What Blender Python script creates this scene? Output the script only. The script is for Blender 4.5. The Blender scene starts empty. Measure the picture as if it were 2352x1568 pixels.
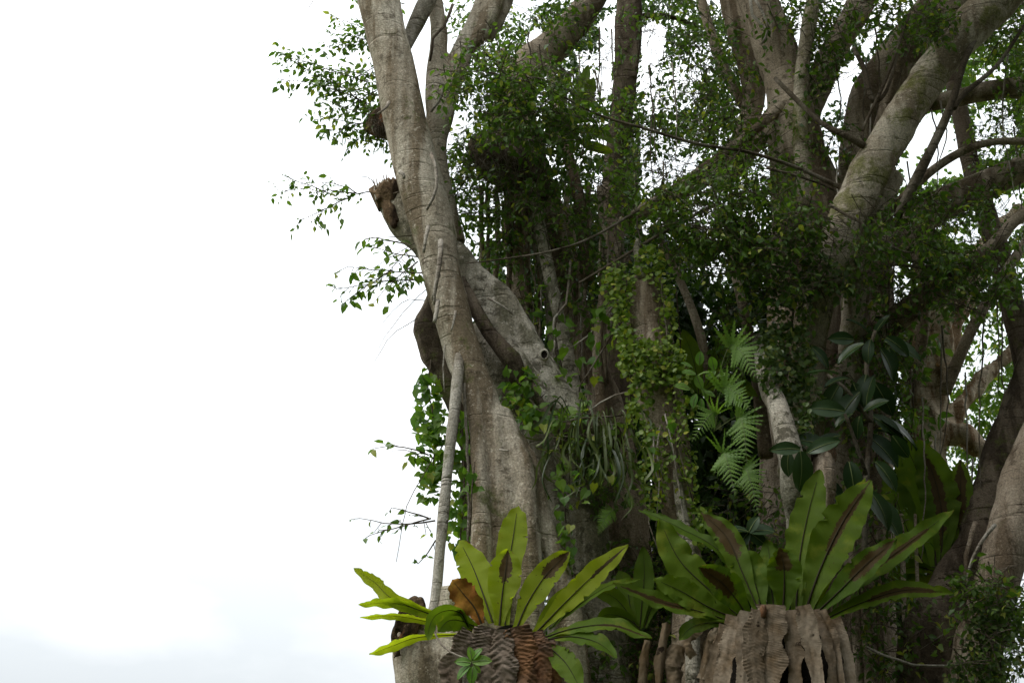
import bpy, math, random
import numpy as np
from mathutils import Vector, Matrix, noise

random.seed(7)
rng = np.random.default_rng(11)
SC = bpy.context.scene
COL = SC.collection

# ------------------------------------------------------------------ camera
W, H = 2352.0, 1568.0                 # working pixel grid of the photograph
PITCH = math.radians(28.0)
HFOV = math.radians(42.0)
CAMZ = 1.6
FPX = (W / 2) / math.tan(HFOV / 2)
cam_d = bpy.data.cameras.new('camera')
cam = bpy.data.objects.new('camera', cam_d)
COL.objects.link(cam)
cam.location = (0, 0, CAMZ)
cam.rotation_euler = (math.pi / 2 + PITCH, 0, 0)
cam_d.sensor_width = 36.0
cam_d.lens = 18.0 / math.tan(HFOV / 2)
cam_d.clip_end = 3000
SC.camera = cam

# ------------------------------------------------------------------ sky, sun, exposure
SUN_EL, SUN_AZ = math.radians(62), math.radians(-70)
world = bpy.data.worlds.new('World')
SC.world = world
world.use_nodes = True
wt = world.node_tree
wt.nodes.clear()
wo = wt.nodes.new('ShaderNodeOutputWorld')
bg = wt.nodes.new('ShaderNodeBackground')
bg.inputs['Strength'].default_value = 0.1
sky = wt.nodes.new('ShaderNodeTexSky')
sky.sky_type = 'NISHITA'
sky.sun_disc = False
sky.sun_elevation = SUN_EL
sky.sun_rotation = SUN_AZ
tc = wt.nodes.new('ShaderNodeTexCoord')
mp = wt.nodes.new('ShaderNodeMapping')
mp.inputs['Location'].default_value = (5.3, 2.2, 1.0)
mp.inputs['Scale'].default_value = (2.2, 2.2, 5.0)
nz = wt.nodes.new('ShaderNodeTexNoise')
nz.inputs['Scale'].default_value = 1.6
nz.inputs['Detail'].default_value = 5
rp = wt.nodes.new('ShaderNodeValToRGB')
rp.color_ramp.elements[0].position = 0.45
rp.color_ramp.elements[0].color = (4.25, 4.5, 4.65, 1)
rp.color_ramp.elements[1].position = 0.68
rp.color_ramp.elements[1].color = (5.7, 5.8, 5.9, 1)
mx = wt.nodes.new('ShaderNodeMix')
mx.data_type = 'RGBA'
mx.inputs[0].default_value = 0.97
wt.links.new(tc.outputs['Generated'], mp.inputs[0])
wt.links.new(mp.outputs[0], nz.inputs['Vector'])
wt.links.new(nz.outputs[0], rp.inputs[0])
wt.links.new(sky.outputs[0], mx.inputs[6])
# an overcast dome is about three times as bright overhead as at the horizon
sx = wt.nodes.new('ShaderNodeSeparateXYZ')
zc = wt.nodes.new('ShaderNodeMath'); zc.operation = 'MAXIMUM'; zc.inputs[1].default_value = 0.0
zm = wt.nodes.new('ShaderNodeMath'); zm.operation = 'MULTIPLY_ADD'; zm.inputs[1].default_value = 3.1; zm.inputs[2].default_value = 0.38
vm = wt.nodes.new('ShaderNodeVectorMath'); vm.operation = 'SCALE'
wt.links.new(tc.outputs['Generated'], sx.inputs[0])
wt.links.new(sx.outputs[2], zc.inputs[0])
wt.links.new(zc.outputs[0], zm.inputs[0])
wt.links.new(rp.outputs[0], vm.inputs[0])
wt.links.new(zm.outputs[0], vm.inputs['Scale'])
wt.links.new(vm.outputs[0], mx.inputs[7])
wt.links.new(mx.outputs[2], bg.inputs[0])
wt.links.new(bg.outputs[0], wo.inputs[0])

sun_d = bpy.data.lights.new('sun', 'SUN')
sun_d.energy = 0.9
sun_d.angle = math.radians(25)
sun_d.color = (1.0, 0.97, 0.92)
sun = bpy.data.objects.new('sun', sun_d)
COL.objects.link(sun)
# light comes from the left and a little from behind the camera
sdir = Vector((-0.75, -0.35, 1.15)).normalized()
sun.rotation_euler = sdir.to_track_quat('Z', 'Y').to_euler()
sun.location = (-20, -10, 40)

SC.view_settings.view_transform = 'Standard'
SC.view_settings.look = 'None'
SC.view_settings.exposure = 0.86
SC.view_settings.gamma = 1.0
SC.render.engine = 'CYCLES'
SC.cycles.use_denoising = True
SC.cycles.max_bounces = 6
SC.cycles.diffuse_bounces = 4
SC.cycles.glossy_bounces = 2
SC.cycles.transmission_bounces = 4
SC.cycles.caustics_reflective = False
SC.cycles.caustics_refractive = False

# ------------------------------------------------------------------ helpers
CP, SP = math.cos(PITCH), math.sin(PITCH)


def P(x, y, Y):
    """the world point seen at pixel (x, y) that lies Y metres in front of the camera"""
    a, b = (x - W / 2) / FPX, (H / 2 - y) / FPX
    d = Vector((a, CP - b * SP, SP + b * CP))
    t = Y / d.y
    return Vector((0, 0, CAMZ)) + d * t


def S(x, y, Y):
    b = (H / 2 - y) / FPX
    return Y / (CP - b * SP) / FPX


def project(pts):
    pts = np.asarray(pts, float)
    dx, dy, dz = pts[:, 0], pts[:, 1], pts[:, 2] - CAMZ
    dep = dy * CP + dz * SP
    up = -dy * SP + dz * CP
    return W / 2 + dx / dep * FPX, H / 2 - up / dep * FPX, dep


def unit(a):
    a = np.asarray(a, float)
    n = np.linalg.norm(a, axis=-1, keepdims=True)
    return a / np.maximum(n, 1e-9)


def thing(name, label, cat, loc, group=None):
    o = bpy.data.objects.new(name, None)
    o.empty_display_size = 0.2
    o.location = loc
    COL.objects.link(o)
    o['label'] = label
    o['category'] = cat
    if group:
        o['group'] = group
    return o


ROOTLOC = {}


def top_of(o):
    while o.parent:
        o = o.parent
    return o


def world_loc(o):
    v = Vector(o.location)
    while o.parent:
        o = o.parent
        v = v + Vector(o.location)
    return v


def mesh_obj(name, verts, faces, mat, parent=None, smooth=True, kind=None, label=None, attrs=None, uv=None):
    """verts in world space; the object is parented with its own origin at the parent's"""
    verts = np.asarray(verts, float)
    if parent is not None:
        verts = verts - np.array(world_loc(parent))
    me = bpy.data.meshes.new(name)
    if isinstance(faces, np.ndarray):
        nv, nf, k = len(verts), len(faces), faces.shape[1]
        me.vertices.add(nv)
        me.vertices.foreach_set('co', verts.astype(np.float32).ravel())
        me.loops.add(nf * k)
        me.loops.foreach_set('vertex_index', faces.astype(np.int32).ravel())
        me.polygons.add(nf)
        me.polygons.foreach_set('loop_start', np.arange(0, nf * k, k, dtype=np.int32))
        me.update(calc_edges=True)
    else:
        me.from_pydata([tuple(v) for v in verts], [], faces)
    if smooth:
        me.polygons.foreach_set('use_smooth', np.ones(len(me.polygons), dtype=bool))
    for k, v in (attrs or {}).items():
        a = me.attributes.new(k, 'FLOAT', 'POINT')
        a.data.foreach_set('value', np.asarray(v, np.float32))
    me.update()
    o = bpy.data.objects.new(name, me)
    me.materials.append(mat)
    COL.objects.link(o)
    if parent is not None:
        o.parent = parent
    if kind:
        o['kind'] = kind
    if label:
        o['label'] = label
    return o


def catmull(pts, n):
    """smooth resample of an (k, d) control polygon to n points"""
    p = np.asarray(pts, float)
    if len(p) == 2:
        t = np.linspace(0, 1, n)[:, None]
        return p[0] * (1 - t) + p[1] * t
    p = np.vstack([2 * p[0] - p[1], p, 2 * p[-1] - p[-2]])
    m = len(p) - 3
    out = []
    for s in np.linspace(0, m - 1e-6, n):
        i = int(s)
        t = s - i
        a, b, c, d = p[i], p[i + 1], p[i + 2], p[i + 3]
        out.append(0.5 * (2 * b + (c - a) * t + (2 * a - 5 * b + 4 * c - d) * t * t + (3 * b - a - 3 * c + d) * t ** 3))
    return np.array(out)


def frames(c):
    """parallel-transport frames along centre line c"""
    T = unit(np.gradient(c, axis=0))
    ref = np.array([0.3, 1.0, 0.1])
    N = np.zeros_like(c)
    n = ref - T[0] * ref.dot(T[0])
    n /= np.linalg.norm(n)
    for i in range(len(c)):
        n = n - T[i] * n.dot(T[i])
        n /= max(np.linalg.norm(n), 1e-9)
        N[i] = n
    return T, N, np.cross(T, N)


def tube(c, r, seg=14, amp=0.0, freq=3.0, lobes=0, lobe_amp=0.0, ph=0.0, cap=True, ecc=1.0):
    c = np.asarray(c, float)
    r = np.asarray(r, float)
    T, N, B = frames(c)
    V = []
    off = random.random() * 50
    for i in range(len(c)):
        for k in range(seg):
            a = 2 * math.pi * k / seg
            rr = r[i]
            if lobes:
                rr *= 1 + lobe_amp * math.cos(lobes * a + ph + 0.15 * i)
            d = N[i] * math.cos(a) * ecc + B[i] * math.sin(a)
            if amp:
                q = c[i] + d * rr
                rr *= 1 + amp * noise.noise(Vector(q * freq) + Vector((off, 0, 0))) + 0.4 * amp * noise.noise(Vector(q * freq * 3.1))
            V.append(c[i] + d * rr)
    F = []
    n = len(c)
    for i in range(n - 1):
        for k in range(seg):
            k2 = (k + 1) % seg
            F.append((i * seg + k, i * seg + k2, (i + 1) * seg + k2, (i + 1) * seg + k))
    if cap:
        V.append(c[0])
        V.append(c[-1])
        a, b = len(V) - 2, len(V) - 1
        for k in range(seg):
            k2 = (k + 1) % seg
            F.append((a, k2, k))
            F.append((b, (n - 1) * seg + k, (n - 1) * seg + k2))
    return V, F


def pxpath(spec, n=None, step=0.12):
    """spec rows (x, y, Y, full width in px) -> centre line, radius"""
    pts = [list(P(x, y, Y)) + [w * 0.5 * S(x, y, Y)] for x, y, Y, w in spec]
    p = np.array(pts)
    if n is None:
        L = np.linalg.norm(np.diff(p[:, :3], axis=0), axis=1).sum()
        n = max(4, int(L / step))
    q = catmull(p, n)
    return q[:, :3], np.maximum(q[:, 3], 0.002)


def join(parts):
    V, F = [], []
    for v, f in parts:
        o = len(V)
        V.extend(v)
        F.extend([tuple(i + o for i in q) for q in f])
    return V, F


def limb(name, spec, mat, parent, seg=16, amp=0.10, freq=2.6, lobes=0, lobe_amp=0.0, label=None, step=0.10, ecc=1.0):
    c, r = pxpath(spec, step=step)
    V, F = tube(c, r, seg, amp, freq, lobes, lobe_amp, random.random() * 6, ecc=ecc)
    return mesh_obj(name, V, F, mat, parent, label=label)


def fused(name, specs, mat, parent, voxel=0.03, smooth=5, bump=0.012, label=None, step=0.1, amp=0.06):
    """several stems grown into one, as fig trunks do"""
    parts = []
    for sp in specs:
        c, r = pxpath(sp, step=step)
        parts.append(tube(c, r, 18, amp, 2.2))
    V, F = join(parts)
    o = mesh_obj(name, V, F, mat, None)
    m = o.modifiers.new('r', 'REMESH')
    m.mode = 'VOXEL'
    m.voxel_size = voxel
    s = o.modifiers.new('s', 'SMOOTH')
    s.factor = 0.5
    s.iterations = smooth
    dg = bpy.context.evaluated_depsgraph_get()
    me = bpy.data.meshes.new_from_object(o.evaluated_get(dg))
    n = len(me.vertices)
    co = np.zeros(n * 3, np.float32)
    me.vertices.foreach_get('co', co)
    no = np.zeros(n * 3, np.float32)
    me.vertices.foreach_get('normal', no)
    co = co.reshape(-1, 3)
    no = no.reshape(-1, 3)
    d = np.array([noise.noise(Vector((v[0] * 5, v[1] * 5, v[2] * 1.2))) * 1.6 + noise.noise(Vector((v[0] * 14, v[1] * 14, v[2] * 6))) * 0.45 for v in co])
    co = co + no * (d * bump)[:, None]
    if parent is not None:
        co = co - np.array(world_loc(parent))
    me.vertices.foreach_set('co', co.astype(np.float32).ravel())
    me.polygons.foreach_set('use_smooth', np.ones(len(me.polygons), dtype=bool))
    me.update()
    old = o.data
    o.modifiers.clear()
    o.data = me
    bpy.data.meshes.remove(old)
    if not me.materials:
        me.materials.append(mat)
    if parent is not None:
        o.parent = parent
    if label:
        o['label'] = label
    return o


# ------------------------------------------------------------------ materials
class G:
    def __init__(s, name):
        s.m = bpy.data.materials.new(name)
        s.m.use_nodes = True
        s.t = s.m.node_tree
        s.t.nodes.clear()
        s.out = s.n('OutputMaterial')

    def n(s, t, **kw):
        nd = s.t.nodes.new('ShaderNode' + t)
        for k, v in kw.items():
            setattr(nd, k, v)
        return nd

    def l(s, a, b):
        s.t.links.new(a, b)

    def noise(s, vec, scale, detail=4, rough=0.6):
        nd = s.n('TexNoise')
        nd.inputs['Scale'].default_value = scale
        nd.inputs['Detail'].default_value = detail
        nd.inputs['Roughness'].default_value = rough
        if vec is not None:
            s.l(vec, nd.inputs['Vector'])
        return nd.outputs[0]

    def map(s, vec, scale):
        nd = s.n('Mapping')
        nd.inputs['Scale'].default_value = scale
        s.l(vec, nd.inputs[0])
        return nd.outputs[0]

    def ramp(s, fac, lo, hi, c0=(0, 0, 0), c1=(1, 1, 1)):
        nd = s.n('ValToRGB')
        e = nd.color_ramp.elements
        e[0].position, e[1].position = lo, hi
        e[0].color, e[1].color = (*c0, 1), (*c1, 1)
        s.l(fac, nd.inputs[0])
        return nd.outputs[0]

    def mix(s, fac, a, b, blend='MIX'):
        nd = s.n('Mix', data_type='RGBA', blend_type=blend)
        for v, i in ((fac, 0), (a, 6), (b, 7)):
            if isinstance(v, (int, float)):
                nd.inputs[i].default_value = v
            elif isinstance(v, tuple):
                nd.inputs[i].default_value = (*v, 1)
            else:
                s.l(v, nd.inputs[i])
        return nd.outputs[2]

    def math(s, op, a, b=0.0):
        nd = s.n('Math', operation=op)
        for v, i in ((a, 0), (b, 1)):
            if isinstance(v, (int, float)):
                nd.inputs[i].default_value = v
            else:
                s.l(v, nd.inputs[i])
        return nd.outputs[0]

    def principled(s, col, rough=0.8, spec=0.3, normal=None):
        nd = s.n('BsdfPrincipled')
        if isinstance(col, tuple):
            nd.inputs['Base Color'].default_value = (*col, 1)
        else:
            s.l(col, nd.inputs['Base Color'])
        nd.inputs['Roughness'].default_value = rough
        nd.inputs['Specular IOR Level'].default_value = spec
        if normal is not None:
            s.l(normal, nd.inputs['Normal'])
        return nd

    def bump(s, h, strength=0.5, dist=0.02):
        nd = s.n('Bump')
        nd.inputs['Strength'].default_value = strength
        nd.inputs['Distance'].default_value = dist
        s.l(h, nd.inputs['Height'])
        return nd.outputs[0]

    def end(s, sh):
        s.l(sh, s.out.inputs[0])
        return s.m


def bark(name, base, dark, light, moss=0.0, lichen=0.5, ring=0.4, streak=1.0, moss_col=(0.10, 0.12, 0.03), spotty=0.6, patchy=0.565):
    g = G(name)
    v = g.n('TexCoord').outputs['Object']
    big = g.noise(v, 1.5, 5)
    band = g.noise(g.map(v, (4.2, 4.2, 0.38)), 1.0, 4, 0.55)
    st = g.noise(g.map(v, (14, 14, 1.1)), 1.0, 5, 0.65)
    fine = g.noise(v, 55, 4, 0.7)
    spots = g.noise(v, 19, 5, 0.75)
    patch = g.noise(v, 6.5, 6, 0.72)
    rings = g.noise(g.map(v, (0.9, 0.9, 15)), 1.0, 3, 0.5)
    c = g.mix(g.ramp(big, 0.42, 0.58), base, light)
    c = g.mix(g.math('MULTIPLY', g.ramp(band, 0.47, 0.57), 0.9 * streak), c, dark)
    c = g.mix(g.math('MULTIPLY', g.ramp(st, 0.52, 0.66), 0.25 * streak), c, dark)
    c = g.mix(g.math('MULTIPLY', g.ramp(rings, 0.63, 0.67), ring * 0.8), c, tuple(x * 0.7 for x in dark))
    c = g.mix(g.math('MULTIPLY', g.ramp(spots, 0.58, 0.63), lichen), c, tuple(min(1, x * 1.35 + 0.05) for x in light))
    c = g.mix(g.math('MULTIPLY', g.ramp(patch, patchy, patchy + 0.05), spotty), c, tuple(x * 0.5 for x in dark))
    if moss:
        c = g.mix(g.math('MULTIPLY', g.ramp(g.noise(v, 2.6, 6, 0.75), 0.60 - 0.12 * moss, 0.68 - 0.10 * moss), 0.75), c, moss_col)
    c = g.mix(0.7, c, g.ramp(fine, 0.34, 0.66, (0.4, 0.39, 0.36), (1.35, 1.33, 1.26)), 'MULTIPLY')
    h = g.math('ADD', g.math('ADD', g.math('MULTIPLY', fine, 0.3), g.math('MULTIPLY', g.ramp(rings, 0.60, 0.68), -0.5)), g.math('ADD', g.math('MULTIPLY', st, 0.4), g.math('ADD', band, patch)))
    return g.end(g.principled(c, 0.9, 0.06, g.bump(h, 0.9, 0.035)).outputs[0])


def leafmat(name, c0, c1, young=None, trans=(1.5, 1.7, 0.6), tfac=0.4, rough=0.40, spec=0.28, per_object=False, yf=0.91):
    g = G(name)
    if per_object:
        r = g.n('ObjectInfo').outputs['Random']
    else:
        a = g.n('Attribute')
        a.attribute_name = 'rnd'
        r = a.outputs['Fac']
    c = g.mix(r, c0, c1)
    if young:
        c = g.mix(g.math('GREATER_THAN', r, yf), c, young)
    v = g.n('TexCoord').outputs['Object']
    c = g.mix(0.3, c, g.ramp(g.noise(v, 30, 2), 0.3, 0.7, (0.6, 0.6, 0.6), (1.2, 1.2, 1.2)), 'MULTIPLY')
    p = g.principled(c, rough, spec)
    t = g.n('BsdfTranslucent')
    g.l(g.mix(1.0, c, trans, 'MULTIPLY'), t.inputs[0])
    m = g.n('MixShader')
    m.inputs[0].default_value = tfac
    g.l(p.outputs[0], m.inputs[1])
    g.l(t.outputs[0], m.inputs[2])
    return g.end(m.outputs[0])


BARK_A = bark('bark_pale_fig', (0.40, 0.345, 0.27), (0.19, 0.145, 0.095), (0.53, 0.475, 0.39), moss=0.25, lichen=0.5, ring=0.22)
BARK_A2 = bark('bark_mottled_limb', (0.50, 0.45, 0.38), (0.27, 0.24, 0.18), (0.62, 0.57, 0.49), moss=0.7, lichen=0.6, ring=0.2, moss_col=(0.12, 0.115, 0.07), spotty=0.9, patchy=0.54)
BARK_ROOT = bark('bark_prop_root', (0.36, 0.33, 0.28), (0.22, 0.19, 0.15), (0.46, 0.43, 0.38), moss=0.2, lichen=0.5, ring=0.6)
BARK_DARK = bark('bark_dark', (0.13, 0.10, 0.075), (0.06, 0.045, 0.032), (0.20, 0.16, 0.12), moss=0.45, lichen=0.15)
BARK_C = bark('bark_brown_fig', (0.36, 0.29, 0.22), (0.17, 0.125, 0.085), (0.49, 0.405, 0.32), moss=0.2, lichen=0.3, ring=0.15)
BARK_D = bark('bark_diagonal', (0.48, 0.41, 0.32), (0.25, 0.20, 0.14), (0.60, 0.53, 0.43), moss=0.75, lichen=0.6, ring=0.15, moss_col=(0.17, 0.18, 0.04))
BARK_E = bark('bark_flaky', (0.56, 0.45, 0.34), (0.26, 0.16, 0.09), (0.70, 0.60, 0.48), moss=0.3, lichen=0.6, moss_col=(0.40, 0.20, 0.06), spotty=.8, patchy=.55)
ROT = bark('rotten_wood', (0.13, 0.085, 0.05), (0.03, 0.02, 0.014), (0.30, 0.21, 0.13), moss=0.3, lichen=0.3, moss_col=(0.35, 0.13, 0.05))
TWIG = bark('twig_bark', (0.16, 0.13, 0.095), (0.09, 0.07, 0.05), (0.24, 0.21, 0.17), lichen=0.2)
PALE_TWIG = bark('pale_dead_twig', (0.40, 0.36, 0.31), (0.25, 0.21, 0.17), (0.5, 0.46, 0.4), lichen=0.2)
HOLE = bark('deep_shade', (0.02, 0.016, 0.012), (0.01, 0.008, 0.006), (0.03, 0.024, 0.02), lichen=0.0)  # near-black: darkness of hollows and gaps put into the colour

LEAF = leafmat('fig_leaf', (0.055, 0.115, 0.022), (0.145, 0.22, 0.045), (0.28, 0.30, 0.06))
LEAF_OBJ = leafmat('fig_leaf_single', (0.055, 0.115, 0.022), (0.145, 0.22, 0.045), (0.28, 0.30, 0.06), per_object=True)
LEAF_SHADED = leafmat('fig_leaf_shaded', (0.018, 0.042, 0.011), (0.042, 0.08, 0.018), (0.12, 0.14, 0.03), tfac=0.3, yf=0.96)  # darker copy of the fig leaf, deep interior shade put into its colour
VINE = leafmat('vine_leaf', (0.10, 0.17, 0.025), (0.25, 0.33, 0.05), (0.36, 0.36, 0.06), tfac=0.35)
VINE_OBJ = leafmat('vine_leaf_single', (0.10, 0.17, 0.025), (0.27, 0.36, 0.05), (0.38, 0.38, 0.06), tfac=0.35, per_object=True)
CREEP_OBJ = leafmat('creeper_leaf', (0.08, 0.17, 0.03), (0.17, 0.26, 0.04), (0.27, 0.30, 0.05), tfac=0.5, per_object=True)
BROAD = leafmat('broad_leaf', (0.016, 0.038, 0.012), (0.038, 0.072, 0.023), trans=(1.1, 1.4, 0.5), tfac=0.18, rough=0.35, spec=0.3, per_object=True)
FERN = leafmat('fern_pinna', (0.14, 0.25, 0.05), (0.21, 0.34, 0.07), trans=(1.4, 1.5, 0.6), tfac=0.4, per_object=True)
STRAP = leafmat('strap_leaf', (0.02, 0.04, 0.008), (0.11, 0.14, 0.035), tfac=0.3, per_object=True)
SEEDL = leafmat('seedling_leaf', (0.12, 0.26, 0.05), (0.20, 0.32, 0.07), tfac=0.4, per_object=True)


def frond_material(name, c0, c1, tr, tfac):
    g = G(name)
    r = g.n('ObjectInfo').outputs['Random']
    v = g.n('TexCoord').outputs['Object']
    c = g.mix(r, c0, c1)
    c = g.mix(0.35, c, g.ramp(g.noise(v, 7, 4), 0.3, 0.7, (0.65, 0.7, 0.6), (1.15, 1.1, 1.0)), 'MULTIPLY')
    a = g.n('Attribute')
    a.attribute_name = 'vein'
    vn = g.math('SINE', g.math('MULTIPLY', a.outputs['Fac'], 1.0))
    c = g.mix(g.math('MULTIPLY', g.ramp(vn, 0.5, 1.0), 0.35), c, tuple(x * 0.45 for x in c0))
    c = g.mix(g.math('MULTIPLY', g.ramp(g.noise(v, 3.5, 5, .7), .55, .68), .35), c, (0.30, 0.30, 0.03))
    c = g.mix(g.math('MULTIPLY', g.ramp(g.noise(v, 28, 3, .6), .68, .71), .7), c, (0.07, 0.05, 0.012))
    s = g.n('Attribute')
    s.attribute_name = 'sor'
    sv = g.math('ADD', s.outputs['Fac'], g.math('MULTIPLY', g.math('SUBTRACT', g.noise(v, 22, 5, .7), 0.5), 0.9))
    smask = g.ramp(sv, 0.47, 0.53)
    c = g.mix(smask, c, (0.055, 0.034, 0.008))
    e = g.n('Attribute')
    e.attribute_name = 'edge'
    ev = g.math('ADD', e.outputs['Fac'], g.math('MULTIPLY', g.math('SUBTRACT', g.noise(v, 18, 3), 0.5), 1.1))
    c = g.mix(g.math('MULTIPLY', g.ramp(ev, 0.96, 1.08), 0.85), c, (0.24, 0.15, 0.04))
    p = g.principled(c, 0.5, 0.12, g.bump(vn, 0.25, 0.004))
    t = g.n('BsdfTranslucent')
    g.l(g.mix(1.0, c, tr, 'MULTIPLY'), t.inputs[0])
    m = g.n('MixShader')
    g.l(g.mix(smask, (tfac,) * 3, (0.1,) * 3), m.inputs[0])
    g.l(p.outputs[0], m.inputs[1])
    g.l(t.outputs[0], m.inputs[2])
    return g.end(m.outputs[0])


FROND = frond_material('nest_fern_frond', (0.24, 0.32, 0.02), (0.36, 0.42, 0.03), (1.45, 1.5, 0.5), 0.58)
FROND_SHADED = frond_material('nest_fern_frond_deep_shaded', (0.075, 0.135, 0.010), (0.115, 0.18, 0.014), (1.5, 1.5, 0.6), 0.42)  # deep green fronds, darkened further with canopy shade in the colour


def dead_material(name, c0, c1, c2):
    g = G(name)
    v = g.n('TexCoord').outputs['Object']
    r = g.n('ObjectInfo').outputs['Random']
    c = g.mix(r, c0, c1)
    c = g.mix(g.ramp(g.noise(v, 4, 5), 0.42, 0.68), c, c2)
    c = g.mix(0.5, c, g.ramp(g.noise(v, 30, 4), 0.25, 0.7, (0.35, 0.33, 0.3), (1.2, 1.2, 1.2)), 'MULTIPLY')
    c = g.mix(g.ramp(g.noise(v, 9, 4), 0.66, 0.72), c, (0.03, 0.02, 0.014))
    p = g.principled(c, 0.85, 0.06, g.bump(g.noise(v, 60, 3), 0.4, 0.008))
    t = g.n('BsdfTranslucent')
    g.l(c, t.inputs[0])
    m = g.n('MixShader')
    m.inputs[0].default_value = 0.12
    g.l(p.outputs[0], m.inputs[1])
    g.l(t.outputs[0], m.inputs[2])
    return g.end(m.outputs[0])


DEAD_GREY = dead_material('dead_frond_grey', (0.24, 0.19, 0.15), (0.32, 0.25, 0.19), (0.17, 0.12, 0.085))
DEAD_RUST = dead_material('dead_frond_rust', (0.24, 0.115, 0.055), (0.31, 0.16, 0.08), (0.17, 0.12, 0.09))
DEAD_TAN = dead_material('dead_frond_tan', (0.20, 0.15, 0.10), (0.46, 0.375, 0.28), (0.18, 0.12, 0.065))
DEAD_BROWN = dead_material('dead_frond_brown', (0.19, 0.065, 0.015), (0.22, 0.085, 0.02), (0.28, 0.17, 0.025))
gm = G('midrib')
MIDRIB = gm.end(gm.principled((0.03, 0.024, 0.010), 0.6, 0.1).outputs[0])

gr = G('leaf_rib')
RIB = gr.end(gr.principled((0.16, 0.20, 0.07), 0.5, 0.3).outputs[0])

gg = G('ground_grass')
gv = gg.n('TexCoord').outputs['Object']
gc = gg.mix(gg.ramp(gg.noise(gv, 0.5, 6), 0.4, 0.65), (0.05, 0.075, 0.022), (0.10, 0.09, 0.05))
gc = gg.mix(0.5, gc, gg.ramp(gg.noise(gv, 20, 4), 0.3, 0.7, (0.5, 0.5, 0.5), (1.3, 1.3, 1.3)), 'MULTIPLY')
GROUND = gg.end(gg.principled(gc, 0.95, 0.1, gg.bump(gg.noise(gv, 30, 4), 0.6, 0.05)).outputs[0])

# ------------------------------------------------------------------ ground
ng = 61
xs = np.concatenate([np.linspace(-600, -40, 12), np.linspace(-36, 36, 37), np.linspace(40, 600, 12)])
gvts, gfs = [], []
for j, yv in enumerate(xs):
    for i, xv in enumerate(xs):
        rr = math.hypot(xv, yv - 13)
        z = 0.18 * noise.noise(Vector((xv * 0.15, yv * 0.15, 0))) if rr < 60 else 0
        gvts.append((xv, yv, z - 0.15))
m_ = len(xs)
for j in range(m_ - 1):
    for i in range(m_ - 1):
        gfs.append((j * m_ + i, j * m_ + i + 1, (j + 1) * m_ + i + 1, (j + 1) * m_ + i))
ground = mesh_obj('ground', gvts, gfs, GROUND)
ground['kind'] = 'structure'

# ------------------------------------------------------------------ leaf engine
# a leaf template: verts (along, across, normal), triangles
T_FIG = (np.array([[0, 0, 0], [.30, .26, .05], [.30, -.26, .05], [.30, 0, 0], [.66, .19, .03], [.66, -.19, .03], [.66, 0, -.04], [1.0, 0, -.14]]),
         np.array([[0, 3, 1], [0, 2, 3], [1, 3, 6], [1, 6, 4], [3, 2, 5], [3, 5, 6], [4, 6, 7], [6, 5, 7]]))
T_LOW = (np.array([[0, 0, 0], [.42, .27, .04], [.42, -.27, .04], [1.0, 0, -.1]]), np.array([[0, 2, 1], [1, 2, 3]]))
T_ROUND = (np.array([[0, 0, 0], [.2, .32, .04], [.2, -.32, .04], [.5, .42, .05], [.5, -.42, .05], [.5, 0, -.02], [.85, .25, .02], [.85, -.25, .02], [1, 0, -.04]]),
           np.array([[0, 5, 1], [0, 2, 5], [1, 5, 3], [2, 4, 5], [3, 5, 6], [4, 7, 5], [5, 8, 6], [5, 7, 8]]))
T_HEART = (np.array([[0, 0, 0], [-.14, .25, .04], [-.14, -.25, .04], [.15, .46, .05], [.15, -.46, .05], [.45, .36, .03], [.45, -.36, .03], [.4, 0, -.03], [.75, .14, 0], [.75, -.14, 0], [1, 0, -.12]]),
           np.array([[0, 7, 3], [0, 3, 1], [0, 4, 7], [0, 2, 4], [3, 7, 5], [4, 6, 7], [5, 7, 8], [6, 9, 7], [7, 10, 8], [7, 9, 10]]))


class Leaves:
    def __init__(s):
        s.p, s.d, s.n, s.l, s.front = [], [], [], [], []

    def add(s, p, d, n, l, front=0.0):
        s.p.append(np.atleast_2d(p)); s.d.append(np.atleast_2d(d)); s.n.append(np.atleast_2d(n))
        s.l.append(np.atleast_1d(l)); s.front.append(np.full(len(np.atleast_2d(p)), front))

    def arrays(s):
        p = np.vstack(s.p); d = unit(np.vstack(s.d)); n = np.vstack(s.n)
        n = unit(n - d * (n * d).sum(1, keepdims=True))
        return p, d, n, np.concatenate(s.l), np.concatenate(s.front)

    def cull(s, holes, k=1.0):
        p, d, n, l, f = s.arrays()
        c = p + d * l[:, None] * 0.5
        x, y, _ = project(c)
        keep = np.ones(len(p), bool)
        for poly, prob in holes:
            ins = in_poly(x, y, poly)
            keep &= ~(ins & (rng.random(len(p)) < 1 - (1 - prob) * k))
        s.p, s.d, s.n, s.l, s.front = [p[keep]], [d[keep]], [n[keep]], [l[keep]], [f[keep]]


def in_poly(x, y, poly):
    poly = np.asarray(poly, float)
    ins = np.zeros(len(x), bool)
    j = len(poly) - 1
    for i in range(len(poly)):
        xi, yi = poly[i]
        xj, yj = poly[j]
        cond = ((yi > y) != (yj > y)) & (x < (xj - xi) * (y - yi) / (yj - yi + 1e-9) + xi)
        ins ^= cond
        j = i
    return ins


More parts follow.
